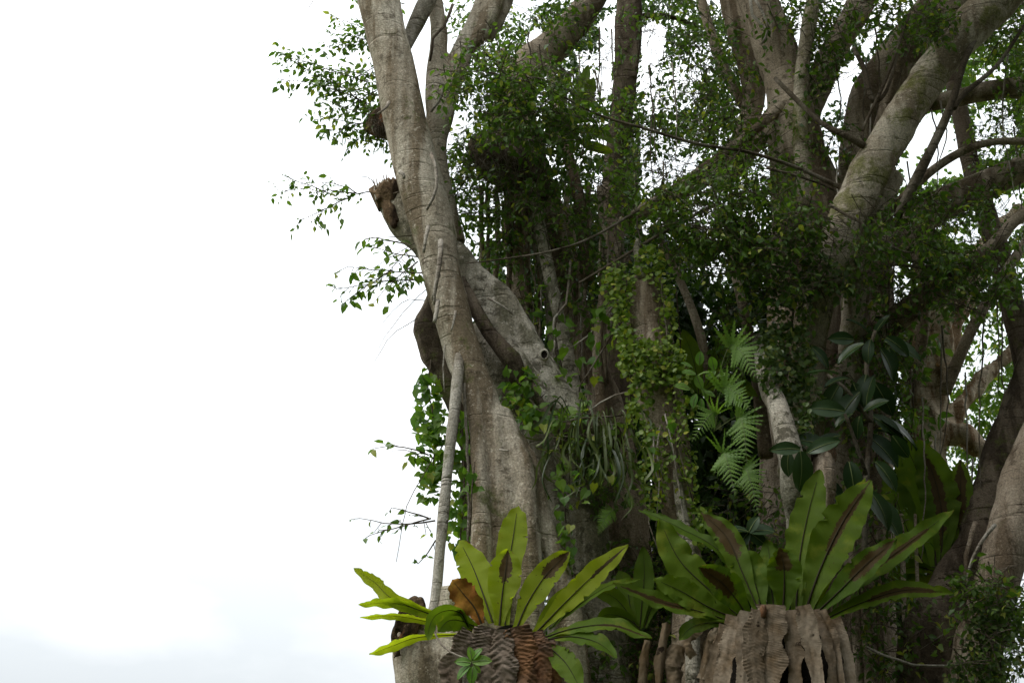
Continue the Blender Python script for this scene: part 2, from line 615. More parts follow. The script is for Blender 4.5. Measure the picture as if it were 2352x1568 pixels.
def leaves_mesh(name, arr, tmpl, mat, parent, kind='stuff', width=1.0):
    p, d, n, l, f = arr
    tv, tf = tmpl
    if len(p) == 0:
        return None
    b = np.cross(n, d)
    w = width * rng.uniform(0.85, 1.15, len(p))
    V = (p[:, None, :] + l[:, None, None] * (tv[None, :, 0:1] * d[:, None, :] + tv[None, :, 1:2] * w[:, None, None] * b[:, None, :] + tv[None, :, 2:3] * n[:, None, :]))
    k = len(tv)
    F = (np.arange(len(p)) * k)[:, None, None] + tf[None]
    rnd = np.repeat(rng.random(len(p)), k)
    return mesh_obj(name, V.reshape(-1, 3), F.reshape(-1, 3), mat, parent, smooth=False, kind=kind, attrs={'rnd': rnd})


TM_CACHE = {}


def leaf_template(name, tmpl, mat, width=1.0):
    key = (name, mat.name, width)
    if key not in TM_CACHE:
        me = bpy.data.meshes.new(name)
        v = tmpl[0].copy()
        v[:, 1] *= width
        me.from_pydata([tuple(q) for q in v], [], [tuple(int(i) for i in t) for t in tmpl[1]])
        me.materials.append(mat)
        TM_CACHE[key] = me
    return TM_CACHE[key]


def leaf_objects(arr, tmpl, mat, parent, name='leaf', width=1.0):
    p, d, n, l, f = arr
    base = np.array(world_loc(parent))
    me = leaf_template(name, tmpl, mat, width)
    for i in range(len(p)):
        o = bpy.data.objects.new(name, me)
        b = np.cross(n[i], d[i])
        q = p[i] - base
        s = l[i]
        o.matrix_basis = Matrix(((d[i][0] * s, b[0] * s, n[i][0] * s, q[0]), (d[i][1] * s, b[1] * s, n[i][1] * s, q[1]), (d[i][2] * s, b[2] * s, n[i][2] * s, q[2]), (0, 0, 0, 1)))
        o.parent = parent
        COL.objects.link(o)


def sel(arr, m):
    return tuple(a[m] for a in arr)


def rand_unit(n=None):
    v = rng.normal(size=(n, 3)) if n else rng.normal(size=3)
    return unit(v)


DOWN = np.array([0, 0, -1.0])


def spray(L, T, p0, p1, leaf=0.085, spread=0.3, droop=0.4, gap=0.10, lgap=0.05, front=0.0, r=0.006, flat=0.0):
    """a leafy shoot: a main twig with side twigs and alternate drooping leaves"""
    p0, p1 = np.array(p0, float), np.array(p1, float)
    main = p1 - p0
    ln = np.linalg.norm(main)
    if ln < 1e-4:
        return
    md = main / ln
    n = max(5, int(ln / 0.10))
    t = np.linspace(0, 1, n)[:, None]
    side = np.cross(md, rand_unit())
    curve = p0 + main * t + side * (np.sin(t * math.pi) * ln * 0.06 * rng.normal()) + DOWN * (t ** 2) * ln * 0.12 * droop
    curve[1:-1] += rng.normal(size=(n - 2, 3)) * ln * 0.008
    T.append((curve, np.linspace(r, r * 0.35, n)))
    k = max(2, int(ln / gap))
    for s in np.linspace(0.12, 1.0, k):
        f = s * (n - 1)
        i = min(int(f), n - 2)
        st = curve[i] + (curve[i + 1] - curve[i]) * (f - i)
        dr = unit(md * 0.55 + rand_unit() * np.array([1, 1, 1 - 0.6 * flat]) * 0.85 + DOWN * droop * 0.45)
        le = spread * rng.uniform(0.35, 1.0) * (1 - 0.35 * s)
        kk = max(2, int(le / lgap))
        u = (np.arange(kk) + 1)[:, None] / kk
        pts = st + dr * le * u + DOWN * (u ** 2) * le * 0.22
        T.append((np.vstack([st, pts[kk // 2], pts[-1]]), np.array([r * .45, r * .3, r * .2])))
        sd = unit(np.cross(dr, np.array([0, 0, 1.0]) + 0.3 * rand_unit()))
        alt = np.where(np.arange(kk) % 2 == 0, 1.0, -1.0)[:, None]
        d = dr * 0.5 + sd * alt * 0.75 + DOWN * 0.55 + rng.normal(size=(kk, 3)) * 0.32
        nn = np.array([0, 0, 1.0]) + dr * 0.25 + rng.normal(size=(kk, 3)) * 0.55
        L.add(pts, d, nn, leaf * rng.uniform(0.5, 1.35, kk), front)


DENS = 2.15


def blob(L, T, cx, cy, rx, ry, Y0, Y1, n, length=0.5, leaf=0.080, spread=0.28, droop=0.5, front=0.0, heading=None, **kw):
    for _ in range(int(n * DENS)):
        while True:
            a, b = rng.uniform(-1, 1, 2)
            if a * a + b * b <= 1:
                break
        x, y = cx + a * rx, cy + b * ry
        Y = rng.uniform(Y0, Y1)
        c = np.array(P(x, y, Y))
        h = rand_unit() * np.array([1, 0.8, 0.45]) + DOWN * 0.25
        if heading is not None:
            h = h * 0.6 + np.array(heading)
        h = unit(h) * length * rng.uniform(0.6, 1.2)
        spray(L, T, c - h * 0.5, c + h * 0.5, leaf, spread, droop, front=front, **kw)


def twigs_mesh(name, T, mat, parent, seg=3, kind='stuff'):
    Vs, Fs, o = [], [], 0
    for c, r in T:
        m = len(c)
        tg = unit(np.gradient(c, axis=0))
        a = unit(np.cross(tg, np.array([0.31, 0.52, 0.79])))
        b = np.cross(tg, a)
        ang = np.arange(seg) * 2 * math.pi / seg
        ring = c[:, None, :] + np.asarray(r)[:, None, None] * (np.cos(ang)[None, :, None] * a[:, None, :] + np.sin(ang)[None, :, None] * b[:, None, :])
        Vs.append(ring.reshape(-1, 3))
        i = np.arange(m - 1)[:, None] * seg
        k = np.arange(seg)[None, :]
        k2 = (k + 1) % seg
        f = np.stack([i + k, i + k2, i + seg + k2, i + seg + k], -1).reshape(-1, 4) + o
        Fs.append(f)
        o += m * seg
    if not Vs:
        return None
    return mesh_obj(name, np.vstack(Vs), np.vstack(Fs), mat, parent, kind=kind)


def strand(name, pts, w0, w1, mat, parent, seg=6, wob=0.02, n=None, label=None):
    """thin root or twig through pixel points (x, y, Y); widths in px"""
    p = np.array([list(P(*q)) for q in pts])
    L = np.linalg.norm(np.diff(p, axis=0), axis=1).sum()
    n = n or max(6, int(L / 0.12))
    c = catmull(p, n)
    s = S(*pts[0])
    c[1:-1] += rng.normal(size=(n - 2, 3)) * wob * min(1.0, L) * 0.35
    r = np.linspace(w0, w1, n) * 0.5 * s
    V, F = tube(c, r, seg, 0.12, 9.0)
    return mesh_obj(name, V, F, mat, parent, label=label)


# sky gaps between crown and limbs: (polygon, share of leaves that are absent there)
HOLES = [
    ([(1205, 128), (1208, 85), (1228, 62), (1248, 64), (1246, 100), (1226, 128)], 1.0),
    ([(1370, 60), (1415, 20), (1418, 140), (1395, 160)], 0.97),
    ([(1375, 150), (1408, 150), (1404, 205), (1370, 200)], 1.0),
    ([(1320, 118), (1400, 108), (1402, 225), (1352, 235), (1330, 160)], 0.8),
    ([(1472, 62), (1500, 50), (1535, 62), (1528, 120), (1510, 150), (1472, 150)], 1.0),
    ([(1472, 140), (1600, 120), (1610, 250), (1480, 270)], 0.42),
    ([(1585, 100), (1635, 95), (1640, 190), (1600, 195)], 0.5),
    ([(1348, 330), (1410, 300), (1408, 360), (1350, 355)], 0.85),
    ([(1470, 290), (1600, 325), (1560, 350), (1500, 390), (1468, 370)], 0.5),
    ([(1470, 380), (1600, 350), (1596, 388), (1545, 420), (1480, 440)], 0.85),
    ([(1365, 410), (1400, 400), (1400, 470), (1375, 475)], 0.9),
    ([(1830, 30), (1852, 40), (1872, 66), (1864, 110), (1832, 135)], 0.9),
    ([(1893, 232), (1900, 212), (1972, 118), (1975, 165), (1930, 232)], 1.0),
    ([(1975, 105), (2012, 55), (2018, 75), (2012, 100), (1985, 138)], 1.0),
    ([(2040, 15), (2048, 18), (2022, 62), (2020, 45)], 1.0),
    ([(1918, 72), (1950, 25), (1950, 35), (1922, 75)], 1.0),
    ([(2124, 256), (2180, 262), (2220, 375), (2211, 404), (2115, 419), (2070, 437), (2078, 380), (2101, 298)], 0.97),
    ([(2192, 155), (2210, 155), (2205, 200), (2190, 185)], 0.8),
    ([(2240, 160), (2310, 140), (2310, 195), (2240, 205)], 0.7),
    ([(2240, 250), (2318, 230), (2340, 300), (2300, 370), (2255, 370), (2236, 290)], 0.75),
    ([(2285, 455), (2352, 430), (2352, 520), (2300, 560), (2275, 470)], 0.72),
    ([(2135, 520), (2240, 470), (2262, 570), (2180, 555)], 0.42),
    ([(2035, 610), (2100, 600), (2100, 690), (2040, 720)], 0.42),
    ([(2195, 690), (2310, 690), (2330, 800), (2200, 870), (2180, 790)], 0.42),
    ([(2150, 860), (2300, 820), (2330, 900), (2280, 1040), (2200, 1000), (2180, 940)], 0.42),
    ([(2150, 1040), (2280, 1050), (2240, 1160), (2170, 1120)], 0.42),
    ([(1155, 600), (1190, 640), (1190, 690), (1165, 670)], 0.95),
    ([(1460, 530), (1500, 500), (1490, 545)], 0.8),
    ([(1425, 570), (1450, 560), (1452, 610), (1430, 620)], 0.7),
    ([(1590, 470), (1640, 470), (1625, 540), (1585, 520)], 0.72),
    ([(1615, 610), (1670, 570), (1675, 650), (1640, 690)], 0.45),
    ([(1690, 755), (1750, 740), (1750, 810), (1705, 830)], 0.5),
    ([(1250, 960), (1300, 980), (1330, 1250), (1305, 1250), (1255, 1080)], 0.85),
    ([(1455, 1080), (1475, 1080), (1500, 1290), (1480, 1290)], 0.85),
]

# ================================================================== tree A: the pale leaning fig on the left
YA = 12.0
A = thing('fig_tree', 'pale grey fig tree with a leaning trunk against the open white sky', 'tree', P(1170, 2985, YA))

fused('trunk', [
    # the leaning main stem
    [(850, -170, YA, 92), (868, 0, YA, 96), (903, 141, YA, 96), (931, 281, YA, 101), (966, 422, YA, 104), (995, 530, YA, 98), (1021, 649, YA, 86), (1052, 761, YA, 82), (1078, 850, YA, 82), (1108, 930, YA, 84), (1135, 1010, YA, 95), (1152, 1100, YA, 110), (1160, 1300, YA, 130), (1165, 1600, YA, 150), (1170, 2990, YA, 300)],
    # flange on its left
    [(925, 400, YA - .1, 30), (948, 480, YA - .05, 42), (978, 570, YA, 44), (1000, 650, YA, 50), (1022, 730, YA, 52), (1046, 820, YA, 50), (1056, 860, YA - .05, 36)],
    # flutes that spread towards the ground
    [(1080, 860, YA - .1, 50), (1096, 950, YA - .15, 44), (1100, 1050, YA - .2, 40), (1103, 1150, YA - .25, 42), (1104, 1300, YA - .3, 48), (1100, 1600, YA - .3, 60), (1080, 2990, YA - .5, 120)],
    [(1130, 960, YA - .1, 50), (1145, 1040, YA - .14, 46), (1150, 1150, YA - .15, 44), (1152, 1300, YA - .2, 50), (1155, 1600, YA - .3, 60), (1150, 2990, YA - .5, 100)],
    [(1140, 950, YA, 70), (1172, 1020, YA - .05, 72), (1198, 1080, YA - .1, 66), (1208, 1160, YA - .12, 62), (1215, 1300, YA - .15, 64), (1220, 1600, YA - .2, 80), (1235, 2990, YA - .4, 130)],
    [(1185, 1010, YA + .05, 50), (1222, 1080, YA, 42), (1242, 1160, YA, 42), (1262, 1240, YA, 46), (1285, 1320, YA, 56), (1320, 1600, YA, 80), (1370, 2990, YA, 140)],
], BARK_A, A, voxel=0.026, smooth=4, bump=0.012)

# limb that crosses behind the trunk and ends in a broken stump, upper left
fused('limb', [
    [(882, 425, 12.55, 52), (902, 462, 12.55, 72), (935, 510, 12.55, 78), (985, 562, 12.55, 80), (1040, 614, 12.55, 84), (1095, 668, 12.55, 90), (1138, 714, 12.55, 94), (1178, 764, 12.58, 96), (1220, 828, 12.6, 94), (1254, 882, 12.6, 92), (1288, 938, 12.65, 90), (1325, 1050, 12.7, 96), (1355, 1300, 12.75, 110), (1380, 1600, 12.8, 140), (1380, 2990, 12.8, 220)],
    [(1040, 560, 12.5, 36), (1090, 620, 12.45, 40), (1150, 676, 12.42, 46), (1190, 730, 12.42, 40), (1232, 800, 12.42, 34), (1262, 850, 12.45, 26)],
    [(1085, 690, 12.42, 34), (1135, 745, 12.38, 30), (1180, 800, 12.36, 28), (1222, 870, 12.38, 30), (1262, 940, 12.42, 34)],
    [(1080, 760, 12.6, 70), (1130, 830, 12.6, 90), (1180, 905, 12.65, 96), (1225, 960, 12.7, 80), (1260, 1100, 12.7, 80), (1300, 1400, 12.7, 90), (1330, 2990, 12.7, 120)],
    [(1150, 770, 12.33, 18), (1188, 812, 12.3, 22), (1203, 850, 12.3, 24), (1208, 890, 12.32, 24), (1235, 935, 12.4, 26)],
], BARK_A2, A, voxel=0.028, smooth=3, bump=0.018, label='mottled broken limb crossing behind the trunk')

# jagged broken ends
def broken_end(x, y, Y, w, axis_to, mat, parent, jag=0.5, name='broken_end', n=22):
    c = np.array(P(x, y, Y))
    ax = unit(np.array(P(*axis_to)) - c)
    r0 = w * 0.5 * S(x, y, Y)
    a = unit(np.cross(ax, np.array([0.1, 1, 0.2])))
    b = np.cross(ax, a)
    V, F = [], []
    rows = [(-0.9, 1.04), (-0.2, 1.08), (0.25, 1.0), (0.45, 0.86), (0.30, 0.62), (-0.1, 0.40), (-0.5, 0.16)]
    for j, (h, rr) in enumerate(rows):
        for k in range(n):
            t = 2 * math.pi * k / n
            q = jag * r0 * (0.8 * noise.noise(Vector((math.cos(t) * 1.3, math.sin(t) * 1.3, x * 0.13))) + random.uniform(-.22, .22)) if 1 < j < 5 else 0
            s = rr * (1 + random.uniform(-.07, .07))
            V.append(c + ax * (h * r0 + q) + (a * math.cos(t) + b * math.sin(t)) * r0 * s)
    for j in range(len(rows) - 1):
        for k in range(n):
            k2 = (k + 1) % n
            F.append((j * n + k, j * n + k2, (j + 1) * n + k2, (j + 1) * n + k))
    F.append(tuple((len(rows) - 1) * n + k for k in range(n)))
    return mesh_obj(name, V, F, mat, parent, smooth=False, label='dark rotten break')


broken_end(888, 442, 12.5, 70, (862, 385, 12.4), ROT, A, 1.0)
# rotten flank running down from the break
fused('decayed_wood', [[(876, 452, 12.42, 14), (890, 485, 12.40, 14), (906, 520, 12.40, 8)], [(886, 432, 12.42, 14), (900, 465, 12.40, 16), (912, 508, 12.40, 8)]], ROT, A, voxel=0.014, smooth=1, bump=0.04)
for i in range(12):
    x0 = 866 + i * 3.4
    strand('splinter', [(x0, 462 - i * 2.5, 12.42 - .06 * math.sin(i)), (x0 - 5, 440 - i * 2.2, 12.42), (x0 - 9 + random.uniform(-5, 5), 420 - i * 1.2 + random.uniform(-14, 12), 12.42)], 9, 2, ROT if i % 3 else BARK_A2, A, seg=5, wob=.01)

# dark swollen stem on the left flank
limb('limb', [(1010, 640, 12.15, 30), (992, 700, 12.25, 44), (984, 745, 12.28, 64), (994, 790, 12.3, 70), (1018, 850, 12.35, 68), (1048, 920, 12.4, 60), (1072, 1000, 12.4, 54), (1085, 1200, 12.4, 54), (1090, 2990, 12.3, 80)], BARK_DARK, A, amp=0.22, label='dark swollen stem beside the trunk')
limb('root', [(1060, 640, 12.2, 20), (1088, 700, 12.15, 28), (1118, 755, 12.15, 36), (1152, 800, 12.15, 40), (1178, 835, 12.2, 44), (1188, 880, 12.3, 30)], BARK_DARK, A, amp=0.2, label='dark mossy root crossing the hollow')
limb('root', [(1218, 880, 12.3, 18), (1240, 925, 12.25, 22), (1268, 975, 12.25, 24), (1300, 1040, 12.3, 26)], BARK_DARK, A, amp=0.2)

# prop root in front
limb('prop_root', [(1053, 815, 11.86, 16), (1054, 845, 11.8, 26), (1050, 880, 11.75, 28), (1043, 950, 11.7, 27), (1031, 1050, 11.68, 25), (1021, 1150, 11.68, 25), (1010, 1270, 11.68, 24), (1000, 1380, 11.7, 26), (986, 1460, 11.7, 36), (984, 1520, 11.7, 44), (990, 1700, 11.75, 50), (1000, 2990, 11.8, 60)], BARK_ROOT, A, amp=0.10, label='straight slim prop root hanging beside the trunk')
strand('prop_root', [(1066, 880, 11.8), (1070, 960, 11.8), (1074, 1050, 11.8), (1076, 1150, 11.8), (1074, 1260, 11.8)], 8, 5, BARK_ROOT, A)
strand('aerial_root', [(1024, 780, 11.95), (1018, 830, 11.93), (1021, 900, 11.95)], 4, 3, BARK_ROOT, A)
strand('aerial_root', [(975, 1480, 11.5), (972, 1530, 11.5), (962, 1600, 11.5)], 8, 8, PALE_TWIG, A)

# upper stems behind the main trunk
fused('stem', [
    [(1050, 560, 12.5, 40), (1015, 420, 12.5, 44), (1003, 335, 12.5, 46), (1010, 270, 12.5, 62), (1028, 205, 12.55, 60), (1050, 150, 12.6, 52), (1075, 92, 12.65, 48), (1100, 40, 12.7, 50), (1140, -60, 12.8, 56), (1170, -220, 12.9, 60)],
    [(1000, 290, 12.45, 30), (995, 235, 12.45, 38), (1000, 170, 12.5, 40), (1008, 100, 12.5, 40), (1004, 40, 12.5, 38), (990, -40, 12.5, 40), (975, -220, 12.5, 46)],
    [(1085, 110, 12.6, 26), (1110, 70, 12.55, 36), (1130, 25, 12.55, 42), (1145, -30, 12.55, 46), (1180, -220, 12.55, 50)],
    [(1120, 90, 12.75, 26), (1150, 40, 12.75, 30), (1170, -40, 12.8, 40), (1200, -220, 12.8, 46)],
], BARK_A, A, voxel=0.024, smooth=3, bump=0.008)
limb('stem', [(935, 110, 12.35, 20), (948, 72, 12.35, 34), (968, 28, 12.3, 40), (990, -30, 12.25, 44), (1020, -220, 12.2, 50)], BARK_ROOT, A, amp=0.06)
strand('aerial_root', [(1040, 10, 12.3), (1020, 60, 12.3), (995, 90, 12.3), (988, 140, 12.35)], 7, 5, BARK_DARK, A)
strand('aerial_root', [(1012, 180, 12.2), (1018, 210, 12.2), (1004, 240, 12.25), (990, 258, 12.3)], 9, 5, BARK_ROOT, A)

# dead pegs and roots on the trunk face
for pts, w0, w1 in [
    ([(990, 352, 11.62), (1003, 400, 11.58), (1000, 440, 11.58), (980, 482, 11.62)], 9, 6),
    ([(984, 520, 11.68), (978, 545, 11.62), (973, 580, 11.64)], 10, 6),
    ([(1012, 553, 11.72), (1009, 600, 11.6), (1004, 640, 11.6), (994, 690, 11.7)], 13, 8),
    ([(1008, 630, 11.62), (1000, 655, 11.6), (997, 700, 11.66)], 10, 6),
    ([(1006, 690, 11.66), (1002, 720, 11.58), (998, 740, 11.58)], 11, 9),
    ([(1046, 715, 11.8), (1042, 740, 11.74), (1036, 760, 11.74)], 7, 4),
    ([(918, 395, 11.6), (926, 400, 11.55), (928, 410, 11.55)], 11, 7),
    ([(1148, 1032, 11.6), (1160, 1034, 11.55), (1168, 1033, 11.52)], 6, 3),
    ([(1120, 685, 12.1), (1150, 700, 12.05), (1178, 722, 12.1)], 6, 4),
    ([(893, 235, 11.7), (884, 250, 11.6), (866, 262, 11.6)], 9, 4),
    ([(905, 445, 12.3), (917, 440, 12.2)], 5, 3),
]:
    strand('dead_root', pts, w0, w1, PALE_TWIG if w0 > 5 else TWIG, A, wob=0.01)


def knot(x, y, Y, w, parent):
    """a healed branch hole: swollen lip round a hollow"""
    c = np.array(P(x, y, Y))
    r = w * 0.5 * S(x, y, Y)
    ax = unit(np.array([0, 0, CAMZ]) - c + np.array([0, 0, 2.0]))
    a = unit(np.cross(ax, np.array([0, 0, 1.0])))
    b = np.cross(ax, a)
    V, F = [], []
    n = 16
    prof = [(1.45, -0.7), (1.2, -0.1), (1.05, 0.05), (0.95, -0.05), (0.6, -0.6)]
    for rr, h in prof:
        for k in range(n):
            t = 2 * math.pi * k / n
            V.append(c + ax * h * r + (a * math.cos(t) * 0.9 + b * math.sin(t) * 1.1) * r * rr * (1 + random.uniform(-.06, .06)))
    for j in range(len(prof) - 1):
        for k in range(n):
            k2 = (k + 1) % n
            F.append((j * n + k, j * n + k2, (j + 1) * n + k2, (j + 1) * n + k))
    o = mesh_obj('knot', V, F, BARK_A2, parent)
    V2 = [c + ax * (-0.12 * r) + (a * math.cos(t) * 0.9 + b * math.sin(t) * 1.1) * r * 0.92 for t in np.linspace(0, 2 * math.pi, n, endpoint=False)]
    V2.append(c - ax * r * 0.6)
    mesh_obj('hollow', V2, [(k, (k + 1) % n, n) for k in range(n)], HOLE, o)  # near-black disc, the darkness of the hole given as colour


knot(1250, 814, 12.30, 18, A)

# stump at the lower left with a rotten broken top
fused('stump', [
    [(965, 1395, 11.55, 30), (952, 1440, 11.55, 74), (958, 1490, 11.55, 108), (975, 1560, 11.55, 130), (990, 1700, 11.6, 150), (1000, 2990, 11.7, 260)],
    [(1022, 1455, 11.5, 60), (1030, 1520, 11.5, 90), (1040, 1650, 11.5, 100), (1050, 2990, 11.6, 160)],
    [(1030, 1350, 11.75, 50), (1035, 1420, 11.75, 70), (1035, 1550, 11.7, 90)],
], BARK_A, A, voxel=0.025, smooth=3, bump=0.015)
fused('broken_end', [[(916, 1450, 11.36, 30), (935, 1415, 11.35, 46), (962, 1378, 11.38, 26)], [(925, 1475, 11.32, 30), (948, 1430, 11.33, 40), (958, 1395, 11.34, 26)], [(908, 1440, 11.38, 12), (905, 1470, 11.36, 20), (915, 1510, 11.36, 26)], [(965, 1375, 11.4, 14), (972, 1400, 11.36, 26), (968, 1430, 11.36, 26)]], ROT, A, voxel=0.013, smooth=1, bump=0.03, label='rotten brown top of the stump')

# ================================================================== central dark fig with many stems
B = thing('fig_tree', 'dark brown many-stemmed fig tree in the shade behind the mottled limb', 'tree', P(1420, 2985, 13.6))
fused('trunk', [
    [(1440, -170, 13.4, 70), (1352, 10, 13.4, 70), (1300, 75, 13.4, 68), (1250, 125, 13.4, 78), (1205, 165, 13.4, 80), (1180, 260, 13.4, 100), (1200, 400, 13.4, 120), (1275, 540, 13.5, 92), (1312, 690, 13.5, 62), (1345, 800, 13.5, 66), (1390, 930, 13.5, 80), (1430, 1200, 13.5, 110), (1440, 1600, 13.5, 150), (1430, 2990, 13.6, 240)],
    [(1150, 120, 13.6, 36), (1175, 200, 13.5, 50), (1180, 300, 13.5, 70)],
    [(1210, 400, 13.4, 90), (1180, 520, 13.5, 60), (1200, 700, 13.5, 50), (1240, 900, 13.5, 60), (1280, 1200, 13.5, 80), (1330, 1600, 13.5, 100), (1350, 2990, 13.6, 160)],
    [(1390, 900, 13.4, 50), (1370, 1050, 13.3, 60), (1350, 1200, 13.2, 90), (1345, 1400, 13.1, 100), (1330, 1600, 13.1, 110), (1320, 2990, 13.2, 160)],
], BARK_C, B, voxel=0.035, smooth=3, bump=0.02)
limb('stem', [(1220, 500, 13.2, 30), (1252, 640, 13.2, 24), (1268, 760, 13.2, 25), (1284, 900, 13.2, 26), (1290, 1050, 13.2, 30)], BARK_ROOT, B, amp=0.15)
for x0, x1, w in [(1300, 1312, 14), (1352, 1340, 12), (1330, 1330, 8), (1378, 1386, 16), (1200, 1212, 16), (1250, 1262, 12), (1105, 1098, 12), (1118, 1122, 10), (1142, 1132, 14), (1160, 1172, 12), (1178, 1160, 9), (1232, 1238, 10)]:
    strand('aerial_root', [(x0, 430, 13.2), (x0 * .6 + x1 * .4 + 4, 560, 13.2), (x1, 720, 13.2), (x1 + 6, 880, 13.3)], w, w * 0.7, BARK_C, B)
for i in range(26):
    x = random.uniform(1200, 1560)
    y = random.uniform(60, 700)
    Y = random.uniform(12.6, 13.2)
    h = random.uniform(120, 330)
    strand('aerial_root', [(x, y, Y), (x + random.uniform(-14, 14), y + h * .5, Y), (x + random.uniform(-22, 22), y + h, Y)], 4.2, 2.2, PALE_TWIG if i % 3 == 0 else TWIG, B, seg=5)
strand('aerial_root', [(1310, 600, 12.7), (1300, 690, 12.65), (1270, 740, 12.6), (1275, 800, 12.6), (1250, 860, 12.6)], 6, 4, PALE_TWIG, B)
strand('aerial_root', [(1430, 680, 12.5), (1370, 750, 12.5), (1310, 800, 12.5)], 4, 2.5, PALE_TWIG, B)
strand('aerial_root', [(1470, 895, 12.1), (1420, 905, 12.1), (1370, 930, 12.1), (1330, 960, 12.1)], 4.5, 3, PALE_TWIG, B)
strand('aerial_root', [(1230, 985, 12.2), (1300, 965, 12.0), (1400, 955, 12.0), (1450, 950, 12.1)], 5, 3, TWIG, B)

# slender straight dark trunk
Fv = thing('fig_tree', 'slender dark upright stem crossing the bright sky gap at top centre', 'tree', P(1450, 2985, 14.6))
fused('trunk', [
    [(1452, -220, 14.6, 48), (1446, 0, 14.6, 50), (1440, 110, 14.6, 52), (1432, 220, 14.6, 54), (1420, 340, 14.6, 52), (1408, 450, 14.6, 54), (1404, 650, 14.6, 60), (1420, 1000, 14.6, 80), (1440, 1600, 14.6, 110), (1450, 2990, 14.6, 200)],
    [(1462, -100, 14.5, 22), (1464, 60, 14.5, 20), (1456, 180, 14.5, 18)], [(1424, -100, 14.5, 16), (1420, 120, 14.5, 14), (1412, 300, 14.5, 16)],
], BARK_DARK, Fv, voxel=0.03, smooth=2, bump=0.02)
limb('branch', [(1455, 40, 14.5, 12), (1500, 36, 14.5, 14), (1550, 42, 14.6, 10), (1600, 60, 14.8, 8)], BARK_DARK, Fv, seg=8)

# ================================================================== vine-clad snag
Sg = thing('snag', 'dead upright tree stump with a bare pinkish face wrapped in vines', 'tree stump', P(1600, 2985, 12.3))
fused('trunk', [
    [(1478, 632, 12.3, 50), (1482, 690, 12.3, 78), (1490, 770, 12.3, 92), (1505, 860, 12.3, 104), (1530, 1000, 12.3, 100), (1556, 1150, 12.3, 78), (1580, 1300, 12.3, 70), (1590, 1600, 12.3, 100), (1600, 2990, 12.3, 200)],
    [(1445, 660, 12.35, 30), (1452, 740, 12.35, 34), (1470, 830, 12.3, 44), (1500, 960, 12.3, 50)],
    [(1510, 640, 12.4, 26), (1525, 720, 12.4, 30), (1540, 850, 12.4, 40)],
], BARK_C, Sg, voxel=0.026, smooth=3, bump=0.016)
limb('dead_spike', [(1478, 640, 12.2, 26), (1466, 600, 12.2, 20), (1462, 570, 12.2, 16), (1464, 548, 12.2, 6)], BARK_A2, Sg, amp=0.2)
limb('root', [(1555, 1080, 12.0, 20), (1562, 1150, 11.98, 26), (1578, 1250, 11.98, 30), (1590, 1400, 12.0, 34), (1600, 2990, 12.1, 60)], BARK_A2, Sg, label='pale bare root on the lower snag')
for i in range(10):
    x = random.uniform(1480, 1560); y = random.uniform(950, 1150); h = random.uniform(90, 260)
    strand('aerial_root', [(x, y, 11.95), (x + random.uniform(-10, 20), y + h * .5, 11.9), (x + random.uniform(-10, 40), y + h, 11.95)], 4, 2.5, PALE_TWIG if i % 2 else TWIG, Sg, seg=5)

# ================================================================== big fig on the right
C = thing('fig_tree', 'massive brown fig tree at upper right with forking limbs and a mossy diagonal limb', 'tree', P(1860, 2985, 13.8))
fused('trunk', [
    [(1690, -220, 13.5, 110), (1735, -20, 13.5, 96), (1775, 90, 13.5, 96), (1806, 200, 13.5, 100), (1822, 300, 13.5, 120), (1840, 450, 13.6, 140), (1850, 650, 13.7, 160), (1850, 950, 13.8, 190), (1850, 1500, 13.8, 250), (1860, 2990, 13.8, 420)],
    [(2330, -220, 13.6, 150), (2230, -60, 13.6, 130), (2130, 60, 13.6, 112), (2055, 140, 13.65, 98), (1995, 220, 13.7, 84), (1968, 310, 13.7, 70), (1955, 430, 13.7, 66), (1945, 600, 13.8, 80), (1930, 900, 13.8, 110), (1920, 1500, 13.8, 160), (1920, 2990, 13.8, 220)],
    [(2100, 180, 13.8, 80), (2060, 250, 13.8, 66), (2030, 330, 13.8, 56), (2020, 460, 13.8, 60), (2010, 700, 13.9, 80), (2000, 1200, 13.9, 110), (2000, 2990, 14, 160)],
    [(1850, 330, 13.5, 60), (1895, 400, 13.6, 50), (1905, 520, 13.6, 50), (1900, 700, 13.7, 70)],
    [(2010, -220, 13.7, 70), (1985, -20, 13.7, 64), (1930, 90, 13.7, 62), (1880, 190, 13.65, 66), (1845, 280, 13.6, 70)],
    [(1650, -220, 13.9, 70), (1690, 40, 13.9, 58), (1722, 140, 13.9, 56), (1730, 240, 13.9, 52), (1690, 330, 13.9, 44), (1600, 420, 13.9, 42), (1500, 470, 13.9, 36), (1420, 520, 13.9, 30)],
    [(1800, 240, 13.7, 50), (1740, 320, 13.8, 46), (1700, 380, 13.8, 44), (1640, 430, 13.9, 40)],
], BARK_C, C, voxel=0.036, smooth=3, bump=0.016)
fused('limb', [
    [(2480, -180, 12.0, 100), (2340, -50, 12.1, 98), (2232, 60, 12.2, 92), (2140, 170, 12.3, 84), (2068, 280, 12.4, 88), (2002, 390, 12.5, 94), (1962, 470, 12.55, 90), (1928, 550, 12.6, 90), (1898, 640, 12.65, 78), (1872, 740, 12.8, 70), (1850, 900, 13.1, 90), (1840, 1100, 13.4, 110)],
    [(2050, 400, 12.75, 60), (2020, 470, 12.8, 56), (1985, 560, 12.9, 46), (1960, 700, 13.0, 50), (1950, 900, 13.2, 60)],
], BARK_D, C, voxel=0.028, smooth=3, bump=0.016, label='thick pale mossy limb rising diagonally to the right')
limb('limb', [(2420, 350, 13.6, 60), (2330, 395, 13.6, 64), (2230, 440, 13.6, 70), (2130, 490, 13.6, 78), (2060, 550, 13.6, 70), (2000, 620, 13.7, 60), (1960, 700, 13.8, 50)], BARK_C, C)
